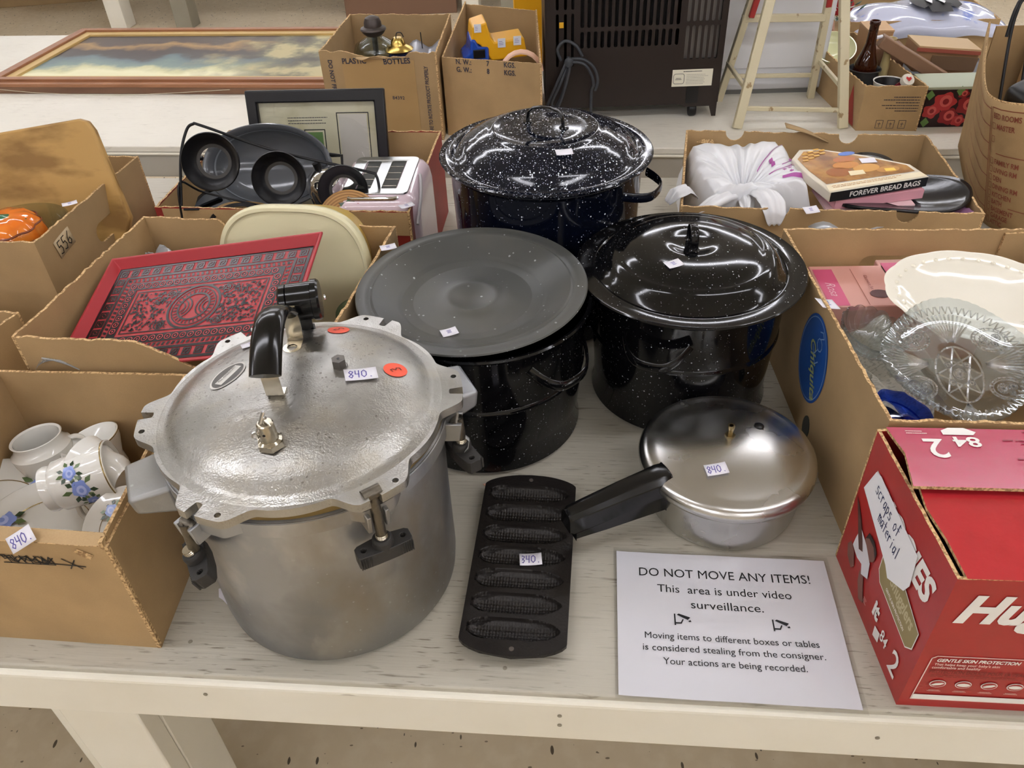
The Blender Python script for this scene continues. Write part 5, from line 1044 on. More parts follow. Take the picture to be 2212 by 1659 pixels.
for i in range(10):
    X = XF@T4((.032+i*.0275, .049, .0004))@Matrix.Scale(.8, 4); flat(circ(1, 20, (0, 0), .011, .0088), WHITE, bJ, X, 'round_icon'); flat(circ(1, 20, (0, 0), .0098, .0076), REDP, bJ, X@T4((0, 0, .0003)), 'round_icon')
    flat([(-.009, -.002), (-.004, .002), (.005, .004), (.009, .002), (.004, -.002), (-.005, -.004)] if i % 2 == 0 else circ(1, 12, (0, 0), .009, .0042), WHITE, bJ, X@T4((0, 0, .0006)), 'icon_drawing'); finelines(bJ, XF@T4((.032+i*.0275, .0355, .0005)), .021, .0035, 2, LR, .35, 'C')
# left side: brand running upward, label, figure, badge
LL = (J[0]-J[3]).length
text('HUGGIES', .052, WHITE, bJ, XL@T4((.108, .171, 0)), align='CENTER', bold=.045, shear=.28, sx=.80, name='brand_lettering')
flat([(.100, .128), (.150, .136), (.206, .118), (.206, .090), (.195, .078), (.112, .086), (.102, .098)][::-1], GOLD, bJ, XL@T4((0, 0, .0003)), 'olive_badge')
strokes([[(.100, .128), (.150, .136), (.206, .118), (.206, .090), (.195, .078), (.112, .086), (.102, .098), (.100, .128)]], .0014, WHITE, bJ, XL@T4((0, 0, .0005)), 'badge_outline')
text('Snugglers', .026, mat('pale_olive', 'b8ae88', .4), bJ, XL@T4((.162, .113, .0006))@Rz(-.08), bold=.025, sx=.64); text('GENTLE SKIN PROTECTION', .0066, WHITE, bJ, XL@T4((.155, .092, .0006))@Rz(-.08), bold=.02, sx=.66)
text('84', .026, WHITE, bJ, XL@T4((.158, .036, .0004)), bold=.01, sx=.7); text('2', .052, WHITE, bJ, XL@T4((.190, .034, .0004)), bold=.01, sx=.8); text('it', .034, WHITE, bJ, XL@T4((.126, .048, .0004)), bold=.05, sx=.8)
flat([(.134, .030), (.148, .033), (.150, .018), (.136, .014)], WHITE, bJ, XL@T4((0, 0, .0004)), 'nappy_icon'); finelines(bJ, XL@T4((.10, .03, .0004)), .012, .01, 3, LR, .3)
SK = mat('brown_skin_print', '7a5046', .45); SK2 = mat('dark_skin_print', '553630', .45)
def fg(poly, mt_, z): flat(poly, mt_, bJ, XL@T4((0, 0, z)), 'figure_print')
fg(circ(1, 22, (.072, .098), .016, .016), SK, .0007); fg([(.056, .100), (.06, .114), (.075, .116), (.088, .108), (.088, .098), (.078, .108), (.064, .108)], mat('black_hair_print', '2a1c1a', .5), .0009)
fg([(.040, .100), (.062, .094), (.082, .082), (.088, .060), (.072, .050), (.066, .062), (.052, .058), (.034, .062), (.036, .080)], mat('white_vest_print', 'd9d6da', .4), .0008)
fg([(.020, .112), (.032, .110), (.052, .090), (.060, .078), (.050, .072), (.040, .084)], SK2, .0010); fg([(.008, .125), (.018, .120), (.034, .108), (.028, .100)], SK2, .0006)
fg([(.028, .062), (.040, .058), (.052, .040), (.046, .030), (.030, .036), (.022, .050)], SK, .0006); fg([(.066, .052), (.078, .052), (.090, .032), (.096, .022), (.084, .016), (.070, .034)], SK, .0006)
lb = M(); lb.plate([(.018, .150), (.033, .192), (.045, .196), (.157, .188), (.164, .146), (.158, .130), (.124, .109), (.112, .118)], 0, .0006); lo = ob('paper_label', lb, PAPER, bJ, X=XL@T4((0, 0, .0012)), smooth=0)
# handwriting
HW = {'s': [[(.8, .9), (.3, .9), (.3, .55), (.75, .4), (.7, 0), (.1, .05)]], 'c': [[(.8, .8), (.3, .8), (.15, .3), (.4, 0), (.8, .1)]], 'r': [[(.2, .9), (.25, 0)], [(.25, .6), (.5, .9), (.8, .8)]], 'a': [[(.75, .9), (.3, .8), (.15, .3), (.4, 0), (.75, .4), (.78, .9), (.8, 0)]], 'p': [[(.2, .9), (.22, -.7)], [(.22, .7), (.6, .95), (.8, .5), (.5, .05), (.22, .2)]],
      'o': [[(.5, .9), (.15, .6), (.25, .05), (.6, 0), (.85, .5), (.5, .9)]], 'f': [[(.9, 1.4), (.5, 1.5), (.45, 0)], [(.15, .8), (.85, .8)]], 'm': [[(.1, .9), (.15, 0)], [(.15, .6), (.35, .9), (.5, .6), (.5, 0)], [(.5, .6), (.75, .9), (.9, .6), (.92, 0)]], 't': [[(.5, 1.4), (.45, 0)], [(.15, .9), (.85, .95)]], 'e': [[(.15, .5), (.8, .55), (.6, .9), (.2, .7), (.2, .15), (.75, .05)]], 'i': [[(.5, .8), (.5, 0)], [(.5, 1.15), (.55, 1.25)]], 'l': [[(.5, 1.5), (.5, 0)]], ' ': []}
GL.update(HW)
pen('scraps of', .0125, .0012, PENN, lo, T4((.080, .176, .0010))@Rz(-.05), adv=1.02); pen('material', .0125, .0012, PENN, lo, T4((.098, .152, .0010))@Rz(-.05), adv=.98)
# lid print
text('2', .050, WHITE, bJ, fl2X@T4((.050, -.038, .0008))@Rz(pi), bold=.01); text('84', .026, WHITE, bJ, fl2X@T4((.088, -.026, .0008))@Rz(pi), bold=.02, sx=1.2); finelines(bJ, fl2X@T4((.04, -.010, .0008)), .03, .008, 2, LR, .35)
flat([(.066, -.014), (.10, -.014), (.105, -.008), (.094, 0), (.076, 0), (.066, -.006)][::-1], WHITE, bJ, fl2X@T4((0, 0, .0009)), 'nappy_icon'); finelines(bJ, fl2X@T4((.22, -.04, .0008)), .19, .075, 13, mat('plum_print', '8f2038', .4), .4, 'R')
X = T4(J[0]+Vector((0, 0, JH+.002)))@Rz(atan2((J[1]-J[0]).y, (J[1]-J[0]).x))@Rx(.02)
flat([(.135, .046), (.24, .046), (.24, .075), (.118, .078)], mat('dark_window_print', '33282a', .2), bJ, X, 'dark_print'); flat(circ(1, 16, (.155, .036), .020, .008, a0=pi, a1=2*pi), mat('dark_window_print', '33282a', .2), bJ, X, 'dark_print')
finelines(bJ, X@T4((.17, .092, 0)), .13, .016, 2, LR, .2)
# ================================================================ FAR TABLE: PAINTING
pA = radians(-8.3); pa = thing('painting', 'long landscape painting in a reddish wooden frame lying on the far table', 'painting', (-1.775, 2.845, 0), pA)
PWd, PHt = 1.31, .668
m = M()
for (x, y, w, h) in ((PWd/2, .02, PWd, .035), (PWd/2, PHt-.02, PWd, .035), (.02, PHt/2, .035, PHt-.07), (PWd-.02, PHt/2, .035, PHt-.07)): m.box((x, y, .012), (w, h, .022))
ob('stretcher', m, DWOOD, pa)
for z0, d0, d1, mt_ in ((.034, 0, .026, FRAMEW), (.042, .026, .052, FRAMEW), (.034, .052, .085, FRAMEG)):
    m = M(); m.plate([(d0, d0), (PWd-d0, d0), (PWd-d0, PHt-d0), (d0, PHt-d0)], .022, z0, [[(d1, d1), (d1, PHt-d1), (PWd-d1, PHt-d1), (PWd-d1, d1)]]); ob('frame_moulding' if mt_ is FRAMEW else 'gold_fillet', m, mt_, pa, bevel=.002)
pm = bpy.data.materials.new('landscape_canvas'); pm.use_nodes = True; N = pm.node_tree.nodes; Lk = pm.node_tree.links
tc = N.new('ShaderNodeTexCoord'); mp = N.new('ShaderNodeMapping'); mp.inputs['Scale'].default_value = (1, 1, 1); Lk.new(tc.outputs['Object'], mp.inputs[0])
nz = N.new('ShaderNodeTexNoise'); nz.inputs['Scale'].default_value = 5; nz.inputs['Detail'].default_value = 8; Lk.new(mp.outputs[0], nz.inputs['Vector'])
sx = N.new('ShaderNodeSeparateXYZ'); Lk.new(mp.outputs[0], sx.inputs[0])
def mth(op, a, b):
    q = N.new('ShaderNodeMath'); q.operation = op
    for i, v in enumerate((a, b)):
        if hasattr(v, 'links') or not isinstance(v, (int, float)): Lk.new(v, q.inputs[i])
        else: q.inputs[i].default_value = v
    return q.outputs[0]
v = mth('ADD', mth('DIVIDE', sx.outputs[1], PHt), mth('MULTIPLY', mth('SUBTRACT', nz.outputs[0], .5), .50)); v = mth('SUBTRACT', v, mth('MULTIPLY', sx.outputs[0], -.02))
cr = N.new('ShaderNodeValToRGB'); Lk.new(v, cr.inputs[0]); el = cr.color_ramp.elements
for p_, c in ((0, 'd9d3a4'), (.22, 'e6e2bc'), (.29, 'c8c698'), (.34, '7d8f88'), (.44, '64787c'), (.50, '4c4642'), (.60, '463a38'), (.68, 'a5834f'), (.73, '54463c'), (1, '3d3a3a')):
    e = el.new(p_) if p_ not in (0, 1) else el[0 if p_ == 0 else -1]; e.color = lin(c)
n2 = N.new('ShaderNodeTexNoise'); n2.inputs['Scale'].default_value = 9; n2.inputs['Detail'].default_value = 8; Lk.new(mp.outputs[0], n2.inputs['Vector'])
mk = mth('ADD', mth('MULTIPLY', mth('SUBTRACT', sx.outputs[0], .68), 3.2), mth('MULTIPLY', mth('SUBTRACT', n2.outputs[0], .5), 2.2)); mk.node.use_clamp = True
c2 = N.new('ShaderNodeValToRGB'); Lk.new(n2.outputs[0], c2.inputs[0]); e = c2.color_ramp.elements; e[0].position = .38; e[0].color = lin('4a4034'); e[1].position = .62; e[1].color = lin('b5a878'); q = e.new(.5); q.color = lin('6f6c52')
mx_ = N.new('ShaderNodeMix'); mx_.data_type = 'RGBA'; Lk.new(mk, mx_.inputs[0]); Lk.new(cr.outputs[0], mx_.inputs[6]); Lk.new(c2.outputs[0], mx_.inputs[7]); Lk.new(mx_.outputs[2], N['Principled BSDF'].inputs['Base Color']); N['Principled BSDF'].inputs['Roughness'].default_value = .45
m = M(); m.box((PWd/2, PHt/2, .024), (PWd-.15, PHt-.15, .003)); ob('canvas', m, pm, pa)
wire([(.06, -.004, .018), (.25, -.010, .006), (.55, -.012, .003), (.9, -.004, .018)], .0009, pa, mt=mat('picture_wire_metal', 'c0b8a0', .4), nm='hanging_wire')
# ---------------------------------------------------------------- tall cartons E, F
E_P = [(-.486, 2.303), (-.161, 2.240), (-.134, 2.628), (-.45, 2.682)]
def pfE(x): return .24-.012*sm(.28, .32, x)+.012*sm(.72, .76, x)+.002*sin(x*40)
bE, QE, _ = carton('cardboard_box', 'tall brown carton lettered plastic bottles, holding an oil lamp', E_P, .24, mts=[CARD3, CARD, CARD3, CARD3], profs={0: pfE}, jag=.002)
XE = tapeX(QE, 0, 0, 0)
text('PLASTIC', .0205, INKB, bE, XE@T4((.098, .216, .0006))@Rz(.03), bold=.03, sx=.92); text('BOTTLES', .0205, INKB, bE, XE@T4((.219, .217, .0006))@Rz(.05), bold=.03, sx=.92)
text('DO NOT FREEZE', .0165, INKB, bE, XE@T4((.028, .162, .0006))@Rz(-pi/2), bold=.03, sx=.92); text('CARE TO ROTATE PRODUCT PROPERLY', .0150, INKB, bE, XE@T4((.299, .110, .0006))@Rz(pi/2), bold=.02, sx=.70)
text('84392', .013, INKB, bE, XE@T4((.212, .118, .0006)), bold=.02, sp=1.1)
m = M(); m.box((.165, .115, .0003), (.205, .212, .0006)); ob('tape_patch', m, mat('brown_tape', 'a98a5c', .35), bE, X=XE@T4((0, 0, -.0005)))
m = M(); m.box((.155, .208, .0005), (.09, .035, .0008)); 
m = M(); m.grid(8, 3, lambda u, v: (.10+.09*u, .228-.006*sin(u*7)*v, .004+.012*v*sin(u*3.1))); ob('torn_flap', m, CARD2, bE, X=XE, solid=.001)
ol = thing('oil_lamp', 'clear glass oil lamp base with dark burner inside the plastic bottles carton', 'oil lamp', (-.355, 2.49, .108)); 
m = M(); m.lathe([(0, 0), (.030, 0), (.045, .02), (.062, .055), (.066, .075), (.058, .095), (.035, .108), (.022, .115), (.022, .13), (.019, .13), (.019, .113), (.05, .095), (.06, .075), (.04, .022), (0, .006)], 56); ob('glass_font', m, GLASS, ol, smooth=60)
m = M(); m.lathe([(.0225, .118), (.030, .124), (.038, .135), (.036, .139), (.026, .143), (.025, .155), (.020, .166), (.010, .171), (0, .172)], 40); ob('burner', m, mat('tarnished_metal', '4a4340', .4, .6), ol); m = M(); m.sweep([(0, 0, .02), (0, 0, .12)], .010, .004, n=8); ob('wick', m, BLK, ol)
t = thing('brass_lamp_burner', 'small brass burner on a blue glass lamp beside the oil lamp', 'lamp burner', (-.285, 2.46, .125)); m = M(); m.lathe([(.014, .055), (.040, .064), (.043, .068), (.036, .074), (.022, .080), (.018, .094), (.012, .1), (0, .1)], 40); ob('burner', m, mat('brass', 'c0a35a', .25, 1), t); m = M(); m.lathe([(0, 0), (.03, 0), (.036, .03), (.030, .055), (.016, .062)], 40); ob('glass_font', m, mat('blue_lamp_glass', '3a4f90', .05, trans=.6), t)
wire([(-.004, 0, .1), (.0, .0, .112), (.012, 0, .112), (.018, 0, .10)], .0015, t, nm='wire_bail')
t = thing('plastic_wrap', 'clear plastic packet with thin wires in the right corner of the bottles carton', 'wrapping', (-.21, 2.50, .16)); m = M(); m.grid(10, 8, lambda u, v: (-.05+.1*u, -.05+.1*v, .012*sin(u*8)+.02*v)); ob('film', m, mat('bluish_film', 'b8bcc8', .2, trans=.4), t, solid=.001); wire([(-.01, .02, 0), (-.012, .02, .06)], .0015, t); 
F_P = [(-.150, 2.276), (.117, 2.178), (.128, 2.60), (-.092, 2.72)]
bF, QF, _ = carton('cardboard_box', 'tall brown carton printed N.W. 7 and G.W. 8 kgs with toy trucks inside', F_P, [.218, .218, .245, .245], mts=[CARD]*4, profs={1: lambda x: .218+.03*x, 3: lambda x: .252-.034*x, 2: lambda x: .245}, jag=.0008)
XF2 = tapeX(QF, 0, 0, 0)
for s, x, y in (('N. W.:', .064, .209), ('7', .134, .209), ('KGS.', .196, .209), ('G. W.:', .064, .1885), ('8', .134, .1885), ('KGS.', .196, .1885)): text(s, .0185, INKB, bF, XF2@T4((x, y, .0006)), bold=.025, sx=.85, sp=1.05)
ty = thing('toy_truck', 'yellow and blue toy dump truck with round blue front in the G.W. carton', 'toy truck', (-.02, 2.44, .112), .12)
m = M(); m.plate([(-.080, 0), (-.008, 0), (-.008, .095), (-.035, .098), (-.045, .118), (-.058, .118), (-.062, .085), (-.082, .068)], -.045, .058, X=Rx(pi/2)@T4((0, 0, 0))); ob('blue_cab', m, mat('blue_plastic', '1d48a8', .2), ty, bevel=.005, seg=3)
m = M(); m.box((-.036, -.059, .080), (.034, .004, .024)); ob('cab_window', m, BLK, ty, bevel=.003); m = M(); m.box((-.036, -.059, .054), (.032, .002, .010)); ob('cab_label', m, mat('orange_label', 'd8a080', .4), ty)
m = M(); m.plate([(-.055, .115), (-.050, .150), (-.010, .160), (.0, .120), (.010, .105), (.095, .112), (.105, .06), (.0, .055), (-.03, .10)], -.05, .05, X=Rx(pi/2)); ob('tipper', m, mat('yellow_plastic', 'e8ab20', .3), ty, bevel=.004, seg=3)
for x, z, s in ((-.036, .147, .020), (.03, .103, .022), (.075, .106, .022)): m = M(); m.box((x, -.052, z), (s, .002, s*1.1)); o = ob('paper_tag', m, mat('tag_white', 'dcdfe4', .5), ty); finelines(o, fr((x, -.0535, z), (1, 0, 0), (0, 0, 1)), s*.7, s*.6, 3, PENB, .3)
m = M()
for x in (-.045, .05): m.lathe([(0, -.012), (.02, -.012), (.022, 0), (.02, .012), (0, .012)], 24, X=T4((x, -.05, .0))@Rx(pi/2))
ob('wheel', m, BLK, ty)
m = M(); m.sweep([(.022+.055*cos(a*pi/10), 0, .055*sin(a*pi/10)) for a in range(11)], .008, .004, n=8); setp(ob('toy_hoop', m, mat('cream_pink_plastic', 'e0b8a0', .4), loc=(.045, 2.285, .165)), 'pale pink plastic hoop at the front of the toy truck carton', 'hoop')
m = M(); m.plate([(0, 0), (.12, 0), (.12, .34), (.09, .36), (.09, .30), (.03, .29), (.0, .24)], -.1, 0, X=T4((.065, 2.86, 0))@Rx(pi/2)); setp(ob('yellow_toy_case', m, mat('yellow_plastic', 'e8ab20', .3), bevel=.004), 'tall yellow plastic case behind the toy truck carton', 'case'); m = M(); m.box((.205, 2.90, .30), (.05, .1, .16)); setp(ob('red_book', m, mat('dull_red_card', 'b04038', .5), bevel=.002), 'red box edge between the yellow case and the brown heater', 'box')
# ---------------------------------------------------------------- heater
ht = thing('space_heater', 'dark brown slotted metal back of a console heater on castors', 'heater', (.14, 2.33, 0), radians(-1.5)); HBR = mat('brown_painted_steel', '2d2522', .38, .2, bump=('fine', 120, .05)); HW_, HH_ = .492, .62
holes = []
def slot(x, z0, z1, w=.0102): holes.append([(x+a, (z0+z1)/2+b) for a, b in rrect(w, z1-z0, w*.49, 3)][::-1])
for i in range(15): slot(.098+i*.0187, .208, .252)
for i in range(15): slot(.098+i*.0187, .262, .58)
for i in range(6): slot(.388+i*.0168, .168, .258, .0095); slot(.388+i*.0168, .268, .58, .0095)
for x in (.030, .052, .072): slot(x, .160, .30, .008); slot(x, .31, .58, .008)
m = M(); m.plate([(0, .042), (.38, .042), (.40, .034), (.47, .034), (.48, .004), (HW_, .004), (HW_, HH_), (-.004, HH_)], -.0015, 0, holes, X=Rx(pi/2)); ob('back_panel', m, HBR, ht, smooth=0)
m = M(); m.box((HW_/2, .30, .33), (HW_, .004, .58)); ob('front_panel', m, HBR, ht)
for x, nm in ((-.002, 'side_panel'), (HW_, 'side_panel')): m = M(); m.box((x, .15, .33), (.004, .30, .57)); ob(nm, m, HBR, ht)
m = M(); m.box((HW_/2, .15, HH_), (HW_+.01, .31, .012)); ob('top_panel', m, HBR, ht, bevel=.003)
m = M(); m.box((.215, .035, .38), (.285, .004, .43)); ob('dark_baffle', m, mat('dark_louvre', '1c1a1a', .5), ht)
for i in range(14):
    m = M(); m.box((.105+i*.0187, .012, .38), (.004, .02, .42)); ob('louvre', m, mat('grey_louvre', '343030', .45, .4), ht)
m = M(); m.box((.43, .02, .38), (.098, .004, .43)); ob('galvanised_lining', m, mat('galvanised', '8d8884', .45, .6), ht)
for x in (.043, .063): m = M(); m.box((x, .012, .36), (.010, .004, .42)); ob('grey_strip', m, mat('galvanised', '8d8884', .45, .6), ht)
m = M(); m.box((.041, -.002, .272), (.012, .003, .014)); ob('yellow_clip', m, mat('yellow_clip', 'd8a428', .4), ht)
X = fr((.413, -.0012, .117), (1, 0, 0), (0, 0, 1))
m = M(); m.box((0, 0, 0), (.114, .047, .0006)); o = ob('rating_label', m, mat('cream_label', 'ddd8c4', .5), ht, X=X); strokes([[(x-.038, y) for x, y in rrect(.030, .028, .006, 3)+[rrect(.030, .028, .006, 3)[0]]]], .0012, INKB, o, T4((0, -.002, .0006)), 'emblem_outline'); finelines(o, T4((.016, -.004, .0006)), .066, .03, 7, INKB, .16); finelines(o, T4((0, .018, .0006)), .06, .004, 1, INK, .5, 'C'); finelines(o, T4((-.038, -.002, .0006)), .02, .007, 2, INK, .4, 'C')
m = M(); m.plate([(0, 0), (.035, 0), (.035, .055), (0, .055)], -.001, .0004, X=fr((.40, -.0005, .045), (1, 0, 0), (0, 0, 1))); ob('cord_opening', m, BLK, ht)
CORD = mat('grey_cord2', '3a3d42', .45)
cz = [[(.06, -.008, .19), (.05, -.02, .17), (.02, -.03, .11), (.0, -.03, .06), (.02, -.03, .055), (.045, -.028, .10), (.06, -.018, .16)], [(.06, -.01, .17), (.035, -.03, .12), (.012, -.035, .07), (.03, -.035, .062), (.052, -.03, .12), (.065, -.02, .17)],
      [(.06, -.012, .185), (.10, -.03, .188), (.13, -.03, .165), (.142, -.03, .13), (.135, -.028, .10)], [(.06, -.015, .178), (.10, -.035, .178), (.122, -.035, .15), (.130, -.035, .12), (.125, -.03, .10), (.125, -.025, .03)], [(.04, -.006, .18), (.03, -.008, .21), (.05, -.008, .232), (.08, -.008, .22), (.10, -.008, .19)]]
for c in cz: wire(c, .0042, ht, mt=CORD, nm='power_cord')
m = M(); m.lathe([(0, -.014), (.011, -.012), (.014, 0), (.010, .012), (0, .014)], 16, X=T4((.062, -.016, .178))@Ry(.5)); ob('cord_knot', m, CORD, ht)
for x, y in ((.425, .02), (.04, .02), (.425, .27), (.04, .27)):
    m = M(); m.lathe([(0, -.010), (.019, -.010), (.021, -.006), (.021, .006), (.019, .010), (0, .010)], 28, X=T4((x, y, .0212))@Ry(pi/2)); c_ = ob('castor', m, BLK, ht); m = M(); m.box((x, y, .045), (.012, .02, .02)); ob('castor_fork', m, DNICK, c_)
m = M(); m.box((HW_/2, .15, .04), (HW_-.05, .27, .006)); ob('base_pan', m, HBR, ht)
# ---------------------------------------------------------------- appliance, ladder
t = thing('white_appliance', 'plain white enamel appliance cabinet standing behind the cream step ladder', 'appliance', (.832, 2.63, 0), radians(-3)); WE = mat('white_enamel', 'd5d6da', .3)
m = M(); m.box((0, 0, .30), (.335, .29, .57)); ob('cabinet', m, WE, t, bevel=.006, seg=3); m = M(); m.box((0, -.147, .31), (.325, .006, .46)); ob('cabinet_door', m, mat('white_door', 'e2e3e6', .25), t, bevel=.003); m = M(); m.box((0, 0, .008), (.31, .27, .016)); ob('plinth', m, mat('grey_plinth', '7a7a78', .5), t)
LC = mat('chipped_cream_paint', 'd4caaa', .5, layers=[dict(t='noise', s=40, lo=.63, hi=.68, c='8a6a3c', f=.8)], bump=('noise', 60, .2))
ld = thing('step_ladder', 'small chipped cream-painted step ladder with red treads', 'ladder', (.82, 2.31, 0)); o0 = Vector((.82, 2.31, 0))
def lb_(pts, w, t_, nm, side, mt_=LC): m = M(); m.rsweep([Vector(p)-o0 for p in pts], w, t_, side); return ob(nm, m, mt_, ld, bevel=.002)
lb_([(.673, 2.225, 0), (.768, 2.33, .50)], .013, .009, 'leg', (1, 0, 0)); lb_([(.962, 2.19, 0), (.905, 2.32, .50)], .013, .009, 'leg', (1, 0, 0))
lb_([(.672, 2.45, 0), (.752, 2.38, .50)], .010, .010, 'leg', (1, 0, 0)); lb_([(.950, 2.44, 0), (.922, 2.37, .50)], .010, .010, 'leg', (1, 0, 0))
lb_([(.690, 2.237, .052), (.955, 2.205, .046)], .006, .005, 'rung', (0, 0, 1)); lb_([(.682, 2.443, .075), (.945, 2.432, .070)], .006, .005, 'rung', (0, 0, 1)); lb_([(.700, 2.415, .245), (.935, 2.402, .240)], .010, .008, 'rung', (0, 0, 1)); lb_([(.948, 2.43, .115), (.952, 2.22, .10)], .006, .005, 'rung', (0, 0, 1)); lb_([(.683, 2.44, .115), (.692, 2.25, .10)], .006, .005, 'rung', (0, 0, 1))
lb_([(.722, 2.40, .25), (.752, 2.375, .44)], .008, .006, 'red_brace', (1, 0, 0), mat('red_paint', 'b03a38', .4)); lb_([(.934, 2.395, .27), (.915, 2.35, .46)], .008, .006, 'red_brace', (1, 0, 0), mat('red_paint', 'b03a38', .4))
m = M(); m.box((.015, .0, .49), (.20, .13, .02)); ob('top_step', m, mat('red_paint', 'b03a38', .4), ld, bevel=.004)
m = M(); m.box((.012, -.045, .29), (.20, .07, .014)); ob('tread', m, mat('red_paint', 'b03a38', .4), ld, bevel=.003) if False else None
# ---------------------------------------------------------------- bottle carton
L_P = [(.990, 2.168), (1.150, 2.145), (1.140, 2.66), (.982, 2.66)]
bL, QL, _ = carton('cardboard_box', 'small brown carton by the ladder holding a brown bottle and mugs', L_P, .122, mts=[CARD, CARD, CARD, CARD2], jag=.0025)
XL2 = tapeX(QL, 0, 0, 0); finelines(bL, XL2@T4((.10, .075, .0006)), .10, .045, 6, INKB, .28, 'R'); 
for x in (.058, .088, .118): strokes([[(x-.009, .0), (x-.009, .022), (x+.009, .022), (x+.009, 0), (x-.009, 0)], [(x, .004), (x, .016)], [(x-.004, .012), (x+.004, .012)]], .0012, INKB, bL, XL2@T4((0, .008, .0006)), 'handling_symbol')
flat([(0, 0), (.07, 0), (.02, .10)], mat('red_print2', 'b83a30', .5), bL, tapeX(QL, 3, .40, .004), 'red_print')
bt = thing('beer_bottle', 'brown glass bottle standing in a dark mug in the small carton', 'bottle', (1.058, 2.35, .02)); m = M(); m.lathe([(0, 0), (.030, 0), (.032, .005), (.032, .095), (.030, .11), (.020, .135), (.0135, .16), (.0125, .19), (.0125, .208), (.0145, .210), (.0145, .218), (.0125, .220), (.0105, .22), (.0105, .16), (.028, .10), (.028, .006), (0, .004)], 48); ob('bottle_glass', m, BROWNG, bt, smooth=50); m = M(); m.lathe([(0, .006), (.0275, .006), (.0275, .098), (.019, .13), (0, .13)], 32); ob('dark_contents', m, mat('dark_brown_liquid', '2a1208', .2), bt); m = M(); m.lathe([(.0126, .19), (.0131, .1925), (.0128, .1955)], 24); ob('neck_ring', m, BROWNG, bt)
dm = thing('dark_mug', 'dark grey glazed mug around the base of the brown bottle', 'mug', (1.058, 2.35, .004)); m = M(); m.lathe([(0, 0), (.036, 0), (.041, .08), (.044, .104), (.046, .106), (.044, .108), (.041, .104), (.0385, .08), (.0345, .006), (0, .006)], 48); ob('mug_body', m, mat('grey_glaze', '3c3e40', .15), dm, smooth=50); handle_loop(dm, .042, .03, .085, .02, mat('grey_glaze', '3c3e40', .15), 1.0)
t = thing('enamel_bowl', 'white bowl with dark inside at the front of the small carton', 'bowl', (1.080, 2.225, .06)); m = M(); m.lathe([(0, 0), (.02, 0), (.038, .03), (.043, .052), (.044, .054), (.041, .054), (.036, .032), (0, .006)], 48); ob('bowl', m, WHITE, t, smooth=50); m = M(); m.lathe([(0, .03), (.034, .031), (.0405, .052)], 40); ob('dark_lining', m, BLK, t)
t = thing('capped_bottle', 'green-red miniature bottle with a red heart on its white cap', 'bottle', (1.10, 2.23, .075), rot=(.75, .1, 0)); m = M(); m.lathe([(0, 0), (.014, 0), (.015, .04), (.010, .055), (.010, .07)], 24); ob('bottle_glass', m, mat('dark_red_glass', '6a1420', .1), t); m = M(); m.lathe([(.017, .066), (.018, .076), (.016, .080), (0, .081)], 28); c_ = ob('cap', m, mat('ivory_cap', 'e0dcd0', .25), t); flat([(0, -.007), (.008, .001), (.006, .007), (0, .004), (-.006, .007), (-.008, .001)], mat('heart_red', 'c03030', .4), c_, T4((0, 0, .0818)), 'heart_print')
t = thing('mustard_vase', 'narrow yellowed ceramic vase beside the brown bottle', 'vase', (1.118, 2.36, .03)); m = M(); m.lathe([(0, 0), (.012, 0), (.013, .08), (.010, .11), (.014, .15), (.017, .158), (.015, .158), (.011, .145), (0, .14)], 28); ob('vase_body', m, mat('yellowed_glaze', 'b8a878', .3), t, smooth=50); m = M(); m.box((0, 0, .166), (.024, .014, .004)); ob('price_sticker', m, TAG, t, X=Ry(-.2))
t = thing('serving_bowl', 'cream glazed bowl behind the ladder at the back of the small carton', 'bowl', (1.015, 2.50, .095), rot=(.5, -.1, 0)); m = M(); m.lathe([(0, .0), (.03, .0), (.055, .03), (.062, .045), (.059, .045), (.05, .03), (0, .01)], 48); ob('bowl', m, mat('pale_yellow_glaze', 'dcdcae', .08), t, smooth=50)
t = thing('jam_jar', 'small green-tinted glass jar in the front corner of the small carton', 'jar', (1.03, 2.21, .05)); m = M(); m.lathe([(0, 0), (.018, 0), (.02, .03), (.015, .04), (.016, .05), (0, .05)], 28); ob('jar', m, mat('green_tint_glass', 'a8c0a8', .1, trans=.6), t)
# rose gift box
gfA = radians(-4); gf = thing('gift_box', 'lidded gift box printed with big red roses on black, on the far table', 'box', (1.285, 2.215, 0), gfA); m = M(); m.box((0, 0, .052), (.235, .11, .104)); ob('box_body', m, mat('rose_box_black', '2a1a1e', .35), gf, bevel=.002)
m = M(); m.box((0, 0, .108), (.240, .115, .008)); ob('lid', m, mat('grey_green_lid', 'a8b098', .4), gf, bevel=.002)
RSM = [mat('rose_red', 'b8383a', .35), mat('rose_deep', '8c2028', .35), mat('rose_light', 'd0605a', .35)]; rr = random.Random(3)
for i, (x, z, r) in enumerate(((-.065, .07, .030), (-.045, .030, .026), (-.095, .045, .022), (.0, .06, .03), (-.015, .018, .018), (.05, .03, .03), (.06, .085, .02), (-.02, .092, .014))):
    X = fr((x, -.0553-.0001*i, z), (1, 0, 0), (0, 0, 1)); flat([(r*(1+.14*cos(5*k*pi/12))*cos(k*pi/12), r*.85*(1+.14*cos(5*k*pi/12))*sin(k*pi/12)) for k in range(24)], RSM[i % 2], gf, X, 'rose_print'); flat(circ(r*.55, 14, (r*.1, r*.1)), RSM[2], gf, X@T4((0, 0, .0003)), 'petal_print'); flat(circ(r*.28, 12, (r*.1, r*.05)), RSM[1], gf, X@T4((0, 0, .0005)), 'petal_print')
for x, z in ((-.108, .09), (-.104, .015), (-.03, .1), (.09, .06)): flat([(0, -.014), (.012, 0), (0, .014), (-.012, .0)], mat('leaf_green2', '6a9050', .4), gf, fr((x, -.0562, z), (1, .0, 0), (0, 0, 1)), 'leaf_print')
